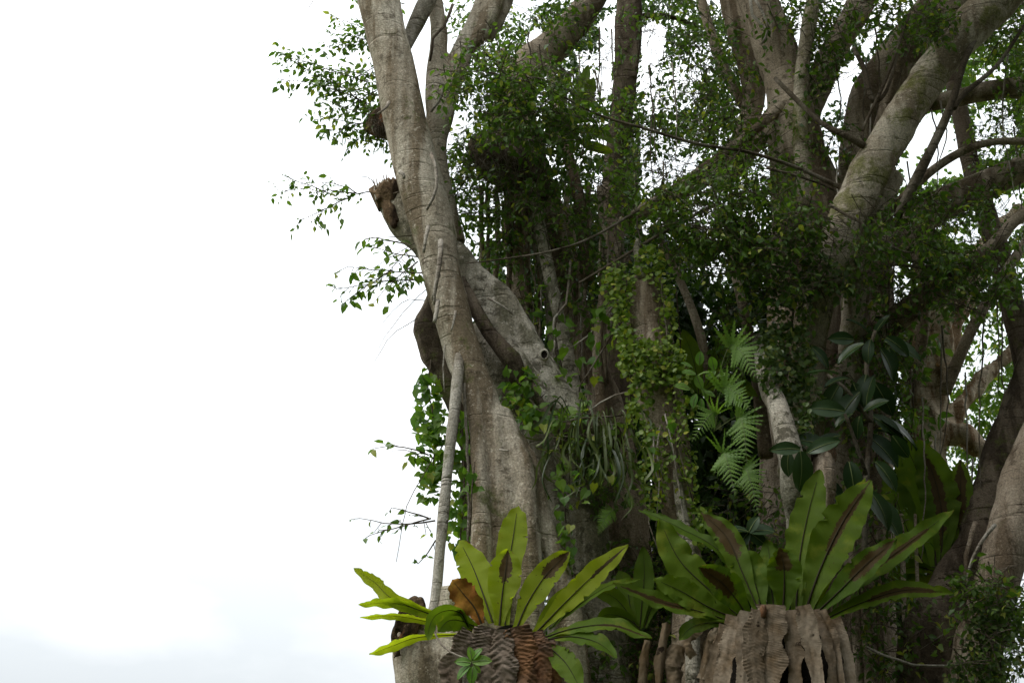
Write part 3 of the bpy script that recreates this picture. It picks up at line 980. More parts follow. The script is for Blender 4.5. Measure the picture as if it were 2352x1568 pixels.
limb('limb', [(2385, 200, 13.8, 50), (2290, 205, 13.8, 46), (2200, 225, 13.8, 40), (2130, 240, 13.8, 36)], BARK_C, C)
limb('branch', [(2440, 440, 12.8, 22), (2352, 490, 12.8, 26), (2280, 560, 12.8, 26), (2225, 612, 12.85, 34), (2170, 650, 12.9, 48), (2110, 695, 13.0, 58), (2050, 740, 13.1, 62), (1990, 800, 13.2, 60), (1945, 850, 13.4, 56), (1900, 910, 13.6, 60)], BARK_C, C, amp=0.12)
limb('branch', [(2238, 90, 12.1, 12), (2212, 150, 12.1, 15), (2185, 240, 12.1, 18), (2150, 320, 12.15, 21), (2095, 430, 12.2, 24), (2060, 500, 12.4, 20)], TWIG, C, seg=10, amp=0.12)
limb('branch', [(2352, 60, 12.2, 8), (2290, 150, 12.2, 10), (2215, 215, 12.1, 13), (2190, 250, 12.1, 12)], TWIG, C, seg=8)
limb('branch', [(1780, 180, 12.6, 10), (1840, 240, 12.5, 12), (1890, 285, 12.4, 13), (1940, 310, 12.3, 16), (1985, 335, 12.35, 18)], TWIG, C, seg=8)
limb('branch', [(1960, 110, 12.5, 10), (1985, 160, 12.5, 12), (2005, 230, 12.5, 12), (2040, 200, 12.5, 8), (2075, 60, 12.5, 6)], TWIG, C, seg=8)
limb('branch', [(1980, 300, 12.5, 8), (2040, 170, 12.45, 8), (2090, 30, 12.4, 6)], TWIG, C, seg=8)
strand('aerial_root', [(1722, -10, 13.1), (1728, 35, 13.05), (1762, 70, 13.05), (1750, 100, 13.0)], 9, 5, PALE_TWIG, C, wob=.01)
strand('aerial_root', [(1735, 0, 13.05), (1752, 30, 13.0), (1766, 65, 13.0)], 8, 5, PALE_TWIG, C, wob=.01)
# long thin arching branch in front of the crown
limb('branch', [(1060, 155, 11.6, 3), (1140, 170, 11.6, 4), (1250, 200, 11.6, 5), (1370, 262, 11.7, 6), (1480, 295, 11.8, 7), (1600, 330, 12.0, 8), (1720, 350, 12.3, 8), (1830, 385, 12.5, 9), (1930, 430, 12.6, 12)], TWIG, C, seg=8, amp=0.08)
limb('branch', [(1068, 605, 11.9, 3), (1140, 597, 11.9, 4), (1260, 578, 12.0, 5), (1360, 545, 12.2, 6), (1470, 480, 12.5, 7), (1560, 420, 13.0, 8)], TWIG, C, seg=8, amp=0.08)
limb('branch', [(1330, 650, 12.2, 5), (1430, 590, 12.2, 7), (1530, 530, 12.4, 8), (1640, 470, 12.8, 9)], TWIG, C, seg=8)
for pts in [[(2210, 655, 12.8), (2130, 620, 12.7), (2050, 610, 12.7), (1950, 640, 12.7)], [(2200, 640, 12.8), (2100, 600, 12.7), (2040, 575, 12.7)], [(1905, 470, 12.3), (1990, 520, 12.2), (2060, 570, 12.2), (2100, 580, 12.2)], [(1760, 385, 12.2), (1850, 410, 12.2), (1920, 440, 12.3)]]:
    strand('branch', pts, 8, 4, TWIG, C, seg=6)
# slimmer limbs that cross in the crown
for sp, mt in [
    ([(1590, -80, 14.2, 22), (1640, 100, 14.2, 24), (1700, 230, 14.0, 26), (1790, 340, 13.7, 26)], BARK_C),
    ([(1885, -80, 13.1, 34), (1858, 60, 13.1, 34), (1842, 180, 13.15, 34), (1838, 320, 13.2, 36), (1850, 480, 13.3, 36)], BARK_D),
    ([(1440, 500, 13.2, 16), (1560, 425, 13.2, 20), (1700, 325, 13.2, 24), (1810, 230, 13.3, 26)], BARK_C),
    ([(2400, 325, 13.2, 16), (2260, 330, 13.2, 18), (2150, 385, 13.2, 20), (2050, 480, 13.2, 22)], BARK_C),
    ([(2085, 520, 13.3, 22), (2120, 650, 13.4, 26), (2118, 780, 13.5, 28), (2090, 920, 13.6, 32)], BARK_C),
    ([(1968, 380, 13.1, 26), (1948, 520, 13.1, 30), (1950, 660, 13.1, 32), (1945, 820, 13.2, 36)], BARK_D),
    ([(2150, -60, 13.0, 26), (2085, 80, 13.0, 30), (2040, 220, 13.1, 30), (2010, 340, 13.2, 30)], BARK_C),
    ([(1500, 520, 13.0, 14), (1560, 640, 12.9, 18), (1612, 780, 12.9, 22), (1640, 950, 13.0, 28)], BARK_C),
    ([(1670, 560, 13.1, 16), (1705, 700, 13.0, 22), (1735, 850, 13.0, 26), (1760, 1050, 13.1, 34)], BARK_C),
    ([(2380, 520, 13.6, 20), (2300, 640, 13.5, 24), (2230, 760, 13.5, 26), (2170, 900, 13.6, 30)], BARK_C),
]:
    limb('limb', sp, mt, C, seg=10, amp=.12)
for sp, mt in [
    ([(1262, 150, 13.1, 24), (1296, 320, 13.0, 26), (1332, 470, 13.0, 28), (1350, 640, 13.1, 32)], BARK_C),
    ([(1205, 300, 12.9, 22), (1232, 470, 12.9, 26), (1262, 630, 12.9, 28), (1300, 800, 13.0, 32), (1330, 960, 13.1, 36)], BARK_A2),
    ([(1420, 560, 12.9, 18), (1385, 690, 12.85, 22), (1372, 830, 12.85, 24), (1392, 1000, 12.9, 30)], BARK_C),
]:
    limb('stem', sp, mt, B, seg=10, amp=.14)
# bare stubs low on the right fig
limb('limb', [(1745, 780, 12.6, 36), (1762, 880, 12.15, 42), (1788, 935, 11.9, 50), (1806, 1000, 11.8, 54), (1822, 1070, 11.75, 58), (1826, 1130, 11.8, 62), (1835, 1200, 12.0, 60), (1845, 1400, 12.3, 70)], BARK_A2, C, amp=0.16, label='pale bare limb behind the large fern')
limb('limb', [(1892, 1030, 11.9, 50), (1893, 1090, 11.85, 56), (1890, 1160, 11.85, 50), (1885, 1240, 11.9, 46), (1880, 1450, 12.2, 60)], BARK_C, C, amp=0.2)
broken_end(1892, 1036, 11.9, 52, (1892, 960, 11.9), ROT, C, 0.9)
# hanging roots on the right
for i in range(46):
    x = random.choice([random.uniform(1880, 2330), random.uniform(1980, 2200)])
    y = random.uniform(60, 1250)
    Y = random.uniform(12.9, 13.6)
    h = random.uniform(130, 420)
    strand('aerial_root', [(x, y, Y), (x + random.uniform(-16, 16), y + h * .5, Y), (x + random.uniform(-28, 28), y + h, Y)], 4.5, 2.2, (TWIG, PALE_TWIG, BARK_DARK)[i % 3], C, seg=5)
for x, w in [(1992, 30), (2020, 16), (1965, 20), (2078, 12), (2110, 8)]:
    limb('aerial_root', [(x - 8, 1180, 12.9, w * .8), (x - 4, 1300, 12.9, w), (x, 1420, 12.9, w), (x + 6, 1560, 12.9, w * 1.1), (x + 8, 1700, 12.9, w * 1.2), (x + 10, 2990, 13.0, w * 2)], BARK_C, C, seg=8, amp=0.15)
strand('aerial_root', [(1990, 1485, 12.3), (2060, 1515, 12.2), (2130, 1530, 12.2), (2200, 1526, 12.2), (2230, 1510, 12.4)], 7, 5, BARK_ROOT, C)

# ================================================================== trunks at the right edge
D = thing('fig_tree', 'brown pair of leaning trunks at the lower right edge', 'tree', P(2200, 2985, 12.9))
fused('trunk', [
    [(2480, 700, 13.2, 110), (2380, 850, 13.2, 96), (2322, 990, 13.15, 84), (2280, 1110, 13.1, 84), (2245, 1230, 13.0, 96), (2225, 1400, 13.0, 120), (2200, 1600, 13.0, 160), (2180, 2990, 13.0, 300)],
    [(2215, 1240, 13.0, 40), (2175, 1350, 12.95, 90), (2150, 1450, 12.85, 150), (2150, 1600, 12.8, 180), (2150, 2990, 12.9, 280)],
], BARK_DARK, D, voxel=0.035, smooth=3, bump=0.025)
fused('trunk', [
    [(2520, 820, 12.6, 110), (2420, 960, 12.5, 106), (2360, 1080, 12.45, 100), (2322, 1210, 12.4, 100), (2292, 1330, 12.4, 100), (2262, 1450, 12.4, 104), (2240, 1600, 12.4, 120), (2220, 2990, 12.5, 200)],
    [(2240, 1420, 12.3, 60), (2250, 1490, 12.25, 80), (2255, 1600, 12.3, 90)],
], BARK_C, D, voxel=0.03, smooth=3, bump=0.016, label='lighter grey-brown trunk in front')
strand('aerial_root', [(2285, 1205, 12.0), (2255, 1240, 11.95), (2232, 1290, 11.95), (2222, 1345, 12.0)], 10, 7, BARK_ROOT, D)
strand('aerial_root', [(2240, 1200, 12.6), (2222, 1260, 12.5), (2215, 1340, 12.5)], 12, 10, BARK_C, D)

# ================================================================== background tree with flaky bark
E = thing('bark_shedding_tree', 'pale orange-brown tree with flaking bark standing behind the right fig', 'tree', P(2130, 2985, 17.0))
fused('trunk', [
    [(2340, 480, 17.2, 40), (2250, 590, 17.1, 56), (2205, 670, 17.0, 76), (2160, 745, 17.0, 90), (2148, 815, 17.0, 104), (2108, 900, 17.0, 84), (2128, 965, 17.0, 96), (2112, 1030, 17.0, 84), (2145, 1110, 17.0, 80), (2140, 1300, 17.0, 110), (2140, 2990, 17.0, 240)],
    [(2090, 720, 17.1, 60), (2105, 790, 17.0, 70), (2115, 880, 17.0, 70)],
    [(2140, 985, 17.0, 60), (2190, 995, 16.9, 58), (2240, 1018, 16.9, 50), (2300, 1050, 16.9, 40), (2380, 1080, 17, 36)],
    [(2165, 990, 17.0, 40), (2205, 935, 17.1, 36), (2250, 880, 17.2, 34), (2330, 800, 17.3, 28)],
    [(2160, 760, 16.9, 30), (2170, 850, 16.8, 32), (2160, 960, 16.85, 30), (2150, 1100, 16.9, 30)],
], BARK_E, E, voxel=0.04, smooth=1, bump=0.05)
limb('limb', [(2180, 160, 15.4, 30), (2205, 260, 15.4, 38), (2235, 400, 15.4, 42), (2282, 540, 15.4, 50), (2320, 680, 15.4, 56), (2352, 800, 15.5, 60), (2400, 1000, 15.6, 70)], BARK_DARK, E)

# ================================================================== foliage
LA, TA = Leaves(), []          # tree A
LC, TC = Leaves(), []          # right fig
LB, TB = Leaves(), []          # central fig
LBk, TBk = Leaves(), []        # far crowns


def pspray(L, T, x0, y0, Y0, x1, y1, Y1, **kw):
    spray(L, T, P(x0, y0, Y0), P(x1, y1, Y1), **kw)


# --- left sprays against the sky
for a in [(1000, 330, 12.7, 640, 105, 12.5), (960, 300, 12.7, 720, 215, 12.4), (900, 270, 12.8, 740, 300, 12.6), (930, 200, 12.9, 690, 150, 12.7), (960, 260, 12.8, 800, 330, 12.8), (930, 120, 12.9, 760, 30, 12.9), (920, 60, 12.9, 780, 110, 12.9), (930, 10, 13, 790, -40, 13), (940, 140, 13, 830, 180, 12.9), (930, 330, 12.9, 850, 250, 12.8), (960, 400, 12.8, 890, 330, 12.7), (900, 190, 12.9, 780, 250, 12.7), (880, 100, 12.9, 750, 70, 12.8), (950, 230, 12.8, 640, 170, 12.6), (940, 290, 12.8, 730, 260, 12.5), (850, 190, 12.7, 650, 120, 12.5), (850, 240, 12.7, 720, 190, 12.5), (900, 310, 12.8, 790, 290, 12.6), (900, 50, 12.9, 740, 110, 12.8), (880, 140, 12.9, 760, 200, 12.7)]:
    pspray(LA, TA, *a, leaf=0.09, spread=0.34, droop=0.35, gap=0.045, lgap=0.05, front=1.0, flat=0.5, r=0.009)
for a in [(868, 448, 12.5, 640, 425, 12.2), (800, 455, 12.4, 690, 500, 12.3), (770, 450, 12.35, 660, 400, 12.2), (820, 445, 12.4, 740, 415, 12.3)]:
    pspray(LA, TA, *a, leaf=0.085, spread=0.27, droop=0.55, gap=0.05, lgap=0.05, front=1.0, flat=0.5, r=0.009)
for a in [(985, 640, 12.0, 775, 650, 11.6), (990, 630, 12.0, 800, 600, 11.7), (960, 590, 12.1, 860, 560, 11.8), (950, 570, 12.1, 890, 620, 11.8), (900, 620, 11.9, 800, 680, 11.7), (930, 560, 12.1, 850, 540, 12.0), (960, 600, 12.0, 880, 660, 11.7)]:
    pspray(LA, TA, *a, leaf=0.105, spread=0.28, droop=0.6, gap=0.06, lgap=0.055, front=1.0, flat=0.4, r=0.010)
for a in [(985, 1045, 12.0, 862, 1025, 11.9)]:
    pspray(LA, TA, *a, leaf=0.12, spread=0.14, droop=0.3, gap=0.10, lgap=0.06, front=1.0, r=0.010)
for a in [(1000, 1195, 12.0, 828, 1180, 11.8), (990, 1190, 12.0, 850, 1220, 11.8), (1000, 1240, 12.0, 960, 1290, 11.9), (985, 1190, 12, 900, 1160, 11.9)]:
    pspray(LA, TA, *a, leaf=0.075, spread=0.16, droop=0.5, gap=0.10, lgap=0.06, front=1.0, r=0.010)
# --- the lit clusters in front at upper centre
blob(LA, TA, 1150, 190, 130, 85, 11.3, 12.2, 60, 0.5, front=1.0)
blob(LA, TA, 1250, 240, 130, 90, 11.4, 12.4, 66, 0.5, front=1.0)
blob(LA, TA, 1130, 115, 80, 30, 11.6, 12.2, 10, 0.4, front=1.0)
blob(LB, TB, 1310, 310, 80, 70, 11.8, 12.8, 30, 0.45, front=.6)
blob(LB, TB, 1240, 385, 60, 60, 12.0, 12.8, 10, 0.4, front=.6)
blob(LB, TB, 1110, 340, 90, 60, 12.7, 13.4, 34, 0.45)
blob(LB, TB, 1050, 430, 30, 90, 12.7, 13.2, 14, 0.4)
blob(LB, TB, 1120, 440, 95, 60, 12.3, 13.0, 26, 0.45, front=.6)
blob(LB, TB, 1260, 470, 120, 60, 12.2, 13.0, 20, 0.45, front=.6)
blob(LB, TB, 1390, 440, 90, 90, 12.4, 13.6, 34, 0.45)
blob(LB, TB, 1120, 540, 60, 60, 12.8, 13.3, 12, 0.4)
blob(LB, TB, 1270, 580, 150, 60, 12.4, 13.2, 18, 0.45)
blob(LB, TB, 1220, 680, 60, 60, 13.0, 13.4, 8, 0.4)
blob(LB, TB, 1360, 640, 80, 100, 12.6, 13.3, 20, 0.45)
blob(LB, TB, 1230, 60, 130, 60, 13.6, 15, 30, 0.5)
blob(LB, TB, 1300, 40, 60, 80, 12.9, 13.2, 12, 0.45)
blob(LB, TB, 1100, 40, 80, 40, 13.4, 14.5, 12, 0.5)
blob(LB, TB, 1435, 300, 30, 130, 14.1, 14.5, 26, 0.3, spread=.2)
blob(LB, TB, 1200, 900, 40, 40, 12.1, 12.4, 10, 0.25, spread=.18)
# --- right fig
blob(LC, TC, 1620, 450, 130, 80, 11.6, 12.4, 55, 0.5, front=1.0)
blob(LC, TC, 1730, 500, 130, 90, 11.6, 12.4, 60, 0.5, front=1.0)
blob(LC, TC, 1660, 570, 110, 60, 11.8, 12.6, 26, 0.5, front=1.0)
blob(LC, TC, 1560, 520, 80, 70, 12.2, 13.2, 26, 0.5)
blob(LC, TC, 1800, 620, 110, 80, 11.9, 12.4, 34, 0.45, front=.5)
blob(LC, TC, 1860, 520, 70, 50, 11.9, 12.3, 16, 0.4, front=.7)
blob(LC, TC, 2060, 530, 140, 60, 12.0, 12.7, 40, 0.5, front=.7)
blob(LC, TC, 2020, 640, 90, 60, 12.2, 12.8, 20, 0.45)
blob(LC, TC, 2210, 640, 110, 70, 12.3, 12.9, 40, 0.45, front=.7)
blob(LC, TC, 2290, 620, 70, 80, 12.4, 13.2, 18, 0.45)
blob(LC, TC, 1560, 70, 150, 90, 13.6, 15.5, 62, 0.55)
blob(LC, TC, 1660, 150, 90, 120, 13.0, 14.5, 46, 0.5)
blob(LC, TC, 1560, 260, 130, 80, 13.5, 15, 70, 0.5)
blob(LB, TB, 1360, 150, 50, 90, 13.6, 15.5, 14, 0.45)
blob(LC, TC, 1500, 350, 90, 60, 13.6, 15.5, 26, 0.45)
blob(LC, TC, 1680, 300, 90, 70, 12.8, 13.6, 34, 0.45)
blob(LC, TC, 1740, 400, 110, 60, 12.4, 13.2, 34, 0.45)
blob(LC, TC, 1850, 40, 110, 60, 12.8, 14.2, 46, 0.5)
blob(LC, TC, 1890, 140, 60, 90, 12.9, 13.4, 26, 0.45)
blob(LC, TC, 2080, 40, 120, 60, 12.2, 13.2, 40, 0.5)
blob(LC, TC, 2150, 60, 60, 40, 11.8, 12.2, 12, 0.4)
blob(LC, TC, 2330, 120, 80, 140, 12.6, 15, 70, 0.5)
blob(LC, TC, 2300, 330, 60, 100, 13, 15.5, 46, 0.5)
blob(LC, TC, 2230, 470, 90, 60, 12.8, 14.0, 30, 0.45)
blob(LC, TC, 1830, 330, 60, 90, 12.9, 13.3, 14, 0.4)
blob(LC, TC, 1920, 330, 50, 60, 13.2, 13.6, 12, 0.35)
blob(LC, TC, 2100, 460, 60, 20, 12.3, 13.0, 12, 0.4)
blob(LC, TC, 2280, 1370, 80, 60, 11.7, 12.2, 22, 0.4)
blob(LC, TC, 2290, 1500, 90, 60, 11.6, 12.2, 20, 0.4, leaf=.06)
blob(LC, TC, 2200, 1345, 50, 25, 11.6, 11.9, 5, 0.35)
blob(LB, TB, 1340, 985, 80, 36, 11.85, 12.2, 14, 0.3, spread=.2)
blob(LB, TB, 1370, 1080, 80, 90, 12.3, 12.6, 26, 0.35, spread=.22)
blob(LB, TB, 1420, 1330, 130, 90, 12.6, 13.0, 40, 0.4)
blob(LB, TB, 1540, 1480, 120, 90, 12.4, 12.9, 40, 0.4)
blob(LB, TB, 1340, 1500, 90, 70, 12.3, 12.7, 14, 0.4)
blob(LC, TC, 1700, 1230, 130, 130, 12.6, 13.1, 46, 0.4)
blob(LC, TC, 1980, 1250, 100, 160, 12.4, 12.8, 26, 0.4)
blob(LC, TC, 2060, 1450, 110, 110, 12.4, 12.7, 26, 0.4)
blob(LC, TC, 1990, 900, 100, 160, 12.7, 13.2, 44, 0.4)
blob(LC, TC, 2060, 760, 70, 80, 12.7, 13.0, 16, 0.4)
blob(LC, TC, 1700, 800, 60, 110, 12.5, 13.1, 24, 0.4)
# --- far crowns seen through the gaps
blob(LBk, TBk, 1310, 90, 120, 90, 16, 19, 60, 0.8, leaf=.11, spread=.4)
blob(LBk, TBk, 1400, 380, 220, 160, 16, 19, 70, 0.9, leaf=.11, spread=.45)
blob(LBk, TBk, 1580, 100, 150, 150, 17, 20, 60, 0.9, leaf=.11, spread=.45)
blob(LBk, TBk, 1330, 700, 260, 220, 15.5, 19, 170, 0.9, leaf=.15, spread=.5)
blob(LBk, TBk, 1650, 700, 260, 200, 15.5, 19, 120, 0.9, leaf=.15, spread=.5)
blob(LBk, TBk, 1950, 650, 250, 250, 15.5, 19, 130, 0.9, leaf=.15, spread=.5)
blob(LBk, TBk, 1500, 1100, 350, 260, 15, 19, 260, 0.9, leaf=.15, spread=.5)
blob(LBk, TBk, 1850, 1100, 260, 260, 15, 18, 170, 0.9, leaf=.15, spread=.5)
blob(LBk, TBk, 1650, 1450, 450, 160, 15, 18, 240, 0.9, leaf=.15, spread=.5)
blob(LBk, TBk, 2080, 1400, 200, 200, 15, 17, 90, 0.9, leaf=.15, spread=.5)
blob(LBk, TBk, 2250, 800, 130, 160, 18.5, 22, 80, 1.0, leaf=.12, spread=.5)
blob(LBk, TBk, 2260, 1000, 130, 120, 19, 22, 60, 1.0, leaf=.12, spread=.5)
blob(LBk, TBk, 2230, 480, 180, 150, 17, 21, 70, 1.0, leaf=.12, spread=.5)
blob(LBk, TBk, 2250, 200, 150, 160, 16, 20, 60, 1.0, leaf=.12, spread=.5)
blob(LBk, TBk, 2000, 200, 120, 200, 16, 20, 20, 1.0, leaf=.12, spread=.5)

for L, k in ((LA, .8), (LB, .6), (LC, .6), (LBk, .5)):
    L.cull(HOLES, k)
# nothing may cover the open left sky or the bare trunk face
KEEPOUT = [([(880, 300), (985, 300), (1060, 600), (1110, 800), (1140, 930), (1090, 930), (1030, 800), (960, 600)], 1.0), ([(830, -50), (930, -50), (1010, 330), (920, 330)], 1.0)]
KEEPOUT2 = [([(2160, 100), (2200, 140), (2090, 320), (2010, 480), (1960, 560), (1920, 690), (1860, 700), (1885, 560), (1950, 420), (2040, 270)], 0.72)]
for L, KO in ((LA, KEEPOUT), (LC, KEEPOUT2)):
    p, d, n, l, f = L.arrays()
    x, y, dep = project(p)
    bad = np.zeros(len(p), bool)
    for poly, pr in KO:
        bad |= in_poly(x, y, poly) & (p[:, 1] < 12.6 - .3 * (pr == 1.0)) & (rng.random(len(p)) < pr)
    L.p, L.d, L.n, L.l, L.front = [p[~bad]], [d[~bad]], [n[~bad]], [l[~bad]], [f[~bad]]


def finish(L, T, parent, mat, mat_obj, singles=300, tmpl=T_FIG, sky_first=None):
    arr = L.arrays()
    x, y, dep = project(arr[0])
    vis = (x > 10) & (x < W - 10) & (y > 10) & (y < H - 10) & (arr[4] > 0.5)
    score = np.where(vis, arr[3] / dep, -1)
    if sky_first is not None:
        score = score + np.where(vis & (x < sky_first), 1.0, 0)
    idx = np.argsort(-score)[:singles]
    idx = idx[score[idx] > 0]
    m = np.zeros(len(arr[0]), bool)
    m[idx] = True
    leaf_objects(sel(arr, m), tmpl, mat_obj, parent)
    leaves_mesh('foliage', sel(arr, ~m), tmpl, mat, parent)
    twigs_mesh('twigs', T, TWIG, parent)
    return len(arr[0])


n1 = finish(LA, TA, A, LEAF, LEAF_OBJ, sky_first=960)
n2 = finish(LB, TB, B, LEAF, LEAF_OBJ)
n3 = finish(LC, TC, C, LEAF, LEAF_OBJ)

# crown of the far trees: split by owner into three trees
arr = LBk.arrays()
x, y, dep = project(arr[0])
far_specs = [
    (x < 1560, 'dark leafy tree in the background behind the central stems', 1440, 17.3),
    ((x >= 1560) & (x < 2060), 'dark leafy tree in the background behind the big right fig', 1800, 17.6),
]
for m, lab, px, Y in far_specs:
    t = thing('background_tree', lab, 'tree', P(px, 2985, Y), 'trees behind the figs')
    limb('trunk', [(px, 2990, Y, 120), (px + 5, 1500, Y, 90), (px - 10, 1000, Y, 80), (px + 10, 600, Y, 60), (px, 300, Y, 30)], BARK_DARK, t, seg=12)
    leaves_mesh('foliage', sel(arr, m), T_LOW, LEAF_SHADED, t)
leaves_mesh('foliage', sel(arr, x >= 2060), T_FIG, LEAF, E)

# crown overhead, above the picture, with unseen leaves added towards the viewer
LU = Leaves()
nU = 24000
px_ = rng.uniform(-4, 15, nU)
py_ = rng.uniform(6.5, 15.5, nU)
pz_ = CAMZ + py_ * 0.97 + rng.uniform(0.6, 4.0, nU)
keep = (px_ > 0.9 + 0.5 * rng.random(nU)) | (rng.random(nU) < 0.12)
pu = np.stack([px_, py_, pz_], 1)[keep]
# unseen crown added over the viewer's right shoulder to shade the right fern
nV = 46000
vx = rng.uniform(0.3, 18, nV)
vy = rng.uniform(-7, 7, nV)
vz = 8.6 + 0.12 * (vx - 5) + rng.uniform(-1.0, 2.2, nV) - 0.09 * np.minimum(vy, 0) ** 2
kk = (vz > np.maximum(3.0, CAMZ + vy * 0.97 + 0.7)) & (vx > 0.6 + 0.25 * np.abs(vy) * rng.random(nV))
pu = np.vstack([pu, np.stack([vx, vy, vz], 1)[kk]])
LU.add(pu, rand_unit(len(pu)) + DOWN * .4, rand_unit(len(pu)) * .7 + np.array([0, 0, 1.]), rng.uniform(.20, .34, len(pu)))
leaves_mesh('crown_and_shade_leaves', LU.arrays(), T_LOW, LEAF_SHADED, C)
# the wood and thicket outside the view, added to block front and side light
LW = Leaves()
nW = 56000
wx = np.concatenate([rng.uniform(-3, 20, nW // 2), rng.uniform(13, 18, nW // 4), rng.uniform(0.2, 14, nW // 4)])
wy = np.concatenate([rng.uniform(-9, -4.5, nW // 2), rng.uniform(-6, 14, nW // 4), rng.uniform(6.0, 9.6, nW // 4)])
wz = np.concatenate([rng.uniform(0, 13, nW // 2), rng.uniform(0, 13, nW // 4), rng.uniform(0, 1, nW // 4)])
q = np.arange(nW) >= nW - nW // 4
wz[q] = wz[q] * (CAMZ + wy[q] * 0.20 - 0.4) * (0.75 + 0.25 * np.sin(wx[q] * 2.1) * np.cos(wy[q] * 1.7))
pw = np.stack([wx, wy, wz], 1)
LW.add(pw, rand_unit(nW) + DOWN * .4, rand_unit(nW) * .7 + np.array([0, -.2, 1.]), rng.uniform(.38, .62, nW))
screening = leaves_mesh('shade_screen', LW.arrays(), T_LOW, LEAF_SHADED, None)
screening['label'] = 'dense green wood and thicket added unseen to shade the right side'


# ================================================================== bird's nest ferns
def frond(parent, base, path, width, mat, sor=None, twist=0.0, wavy=0.10, nl=34, nw=10, ragged=0.0, cup=0.18, name='frond', label=None, rib=True):
    """one strap-shaped frond; path rows (x, y, Y), width in px"""
    pts = np.array([list(P(*q)) for q in path])
    c = catmull(pts, nl)
    s = S(*path[len(path) // 2])
    w = width * 0.5 * s
    T = unit(np.gradient(c, axis=0))
    view = unit(c - np.array([0, 0, CAMZ]))
    side = unit(np.cross(T, view))
    nor = np.cross(side, T)
    ct, st_ = math.cos(twist), math.sin(twist)
    side, nor = side * ct + nor * st_, nor * ct - side * st_
    ph1, ph2 = random.random() * 6, random.random() * 6
    fr1 = random.uniform(26, 38)
    V, sv, ve, ed = [], [], [], []
    L = np.linalg.norm(np.diff(c, axis=0), axis=1).sum()
    fr = 2 * math.pi * L / 0.15
    for i in range(nl):
        v = i / (nl - 1)
        if v < 0.55:
            q = v / 0.55
            ww = 0.30 + 0.70 * (q * q * (3 - 2 * q))
        else:
            q = (v - 0.55) / 0.45
            ww = max(0.02, (1 - q ** 2.3)) ** 0.75
        for k in range(nw + 1):
            u = -1 + 2 * k / nw
            e = 1.0
            if abs(u) > 0.99:
                e = 1 + 0.10 * noise.noise(Vector((v * L * 9, ph1 * u, 1.7))) + ragged * random.uniform(-.4, .05)
                if random.random() < 0.05 and v > .3:
                    e *= random.uniform(.6, .9)
            wav = (0.45 * math.sin(fr * 0.8 * v + (ph1 if u < 0 else ph2)) + 1.1 * noise.noise(Vector((v * L * 6.0, ph1 if u < 0 else ph2, 3.3)))) * (abs(u) ** 1.6) * w * wavy * 2.4 * min(1, v * 3)
            rip = math.sin(fr * 2.3 * v + 3 * abs(u)) * 0.012 * w
            V.append(c[i] + side[i] * u * ww * w * e + nor[i] * (-cup * w * ww * abs(u) ** 1.3 + wav + rip))
            m = 0.0
            if sor:
                a, b, hw = sor
                vv = (v - (a + b) / 2) / max(1e-3, (b - a) / 2)
                rr = math.hypot(vv ** 2 if abs(vv) < 1 else vv, u / hw)
                m = 1 - 0.5 * rr
            sv.append(m)
            ve.append(L * v * 420 - 55 * abs(u) * w / 0.12)
            ed.append(abs(u) * 0.55 + 0.45 * max(0, v - 0.75) / 0.25)
    F = []
    for i in range(nl - 1):
        for k in range(nw):
            a = i * (nw + 1) + k
            F.append((a, a + 1, a + nw + 2, a + nw + 1))
    o = mesh_obj(name, V, F, mat, parent, attrs={'sor': sv, 'vein': ve, 'edge': ed}, label=label)
    if rib:
        e_ = int(nl * 0.93)
        r = np.linspace(0.008, 0.0016, e_) * (width / 65.0)
        cc = c[:e_] - nor[:e_] * 0.006
        V2, F2 = tube(cc, r, 6, cap=False)
        mesh_obj('midrib', V2, F2, MIDRIB, o)
    return o


def dead_frond(parent, path, width, mat, ridges=16, depth=0.05, curl=0.25, nl=64, nw=10, taper=0.35, name='dead_frond', twist=0.0, ragged=0.25, bulge=0.3, wob=0.25):
    """a dry hanging frond, pleated like herringbone towards its rib"""
    pts = np.array([list(P(*q)) for q in path])
    c = catmull(pts, nl)
    w = width * 0.5 * S(*path[len(path) // 2])
    T = unit(np.gradient(c, axis=0))
    view = unit(c - np.array([0, 0, CAMZ]))
    side = unit(np.cross(T, view))
    nor = np.cross(side, T)
    if (nor * view).sum() > 0:
        nor = -nor                    # towards the camera
    ct, st_ = math.cos(twist), math.sin(twist)
    side, nor = side * ct + nor * st_, nor * ct - side * st_
    L = np.linalg.norm(np.diff(c, axis=0), axis=1).sum()
    V = []
    off = random.random() * 40
    jit = [random.uniform(-.5, .5) for _ in range(nl)]
    for i in range(nl):
        v = i / (nl - 1)
        ww = 1 - taper * abs(2 * v - 0.7)
        for k in range(nw + 1):
            u = -1 + 2 * k / nw
            e = 1.0 + (ragged * (noise.noise(Vector((v * L * 7, u * 9, off))) * 1.3 + 0.25 * jit[i]) if abs(u) > .99 else 0)
            ph = v * ridges * L - abs(u) * 1.6 + wob * noise.noise(Vector((v * 6, u * 1.5, off)))
            saw = (ph % 1.0) ** 0.6 if (ph % 1.0) < .8 else (1 - (ph % 1.0)) * 5 * .87
            big = (noise.noise(Vector((v * 4, u * 1.2, off))) * bulge + noise.noise(Vector((v * 14, u * 3, off))) * 0.08) * w
            V.append(c[i] + side[i] * u * ww * w * e + nor[i] * (saw * depth * w * (0.35 + abs(u)) + big - curl * w * u * u + (0.06 * w if abs(u) < .05 else 0)))
    F = []
    for i in range(nl - 1):
        for k in range(nw):
            a = i * (nw + 1) + k
            F.append((a, a + 1, a + nw + 2, a + nw + 1))
    return mesh_obj(name, V, F, mat, parent, smooth=True)


def Yp(pts, Y, d):
    """give a pixel path depths: d = extra depth at the tip"""
    n = len(pts) - 1
    return [(x, y, Y + d * (i / n)) for i, (x, y) in enumerate(pts)]


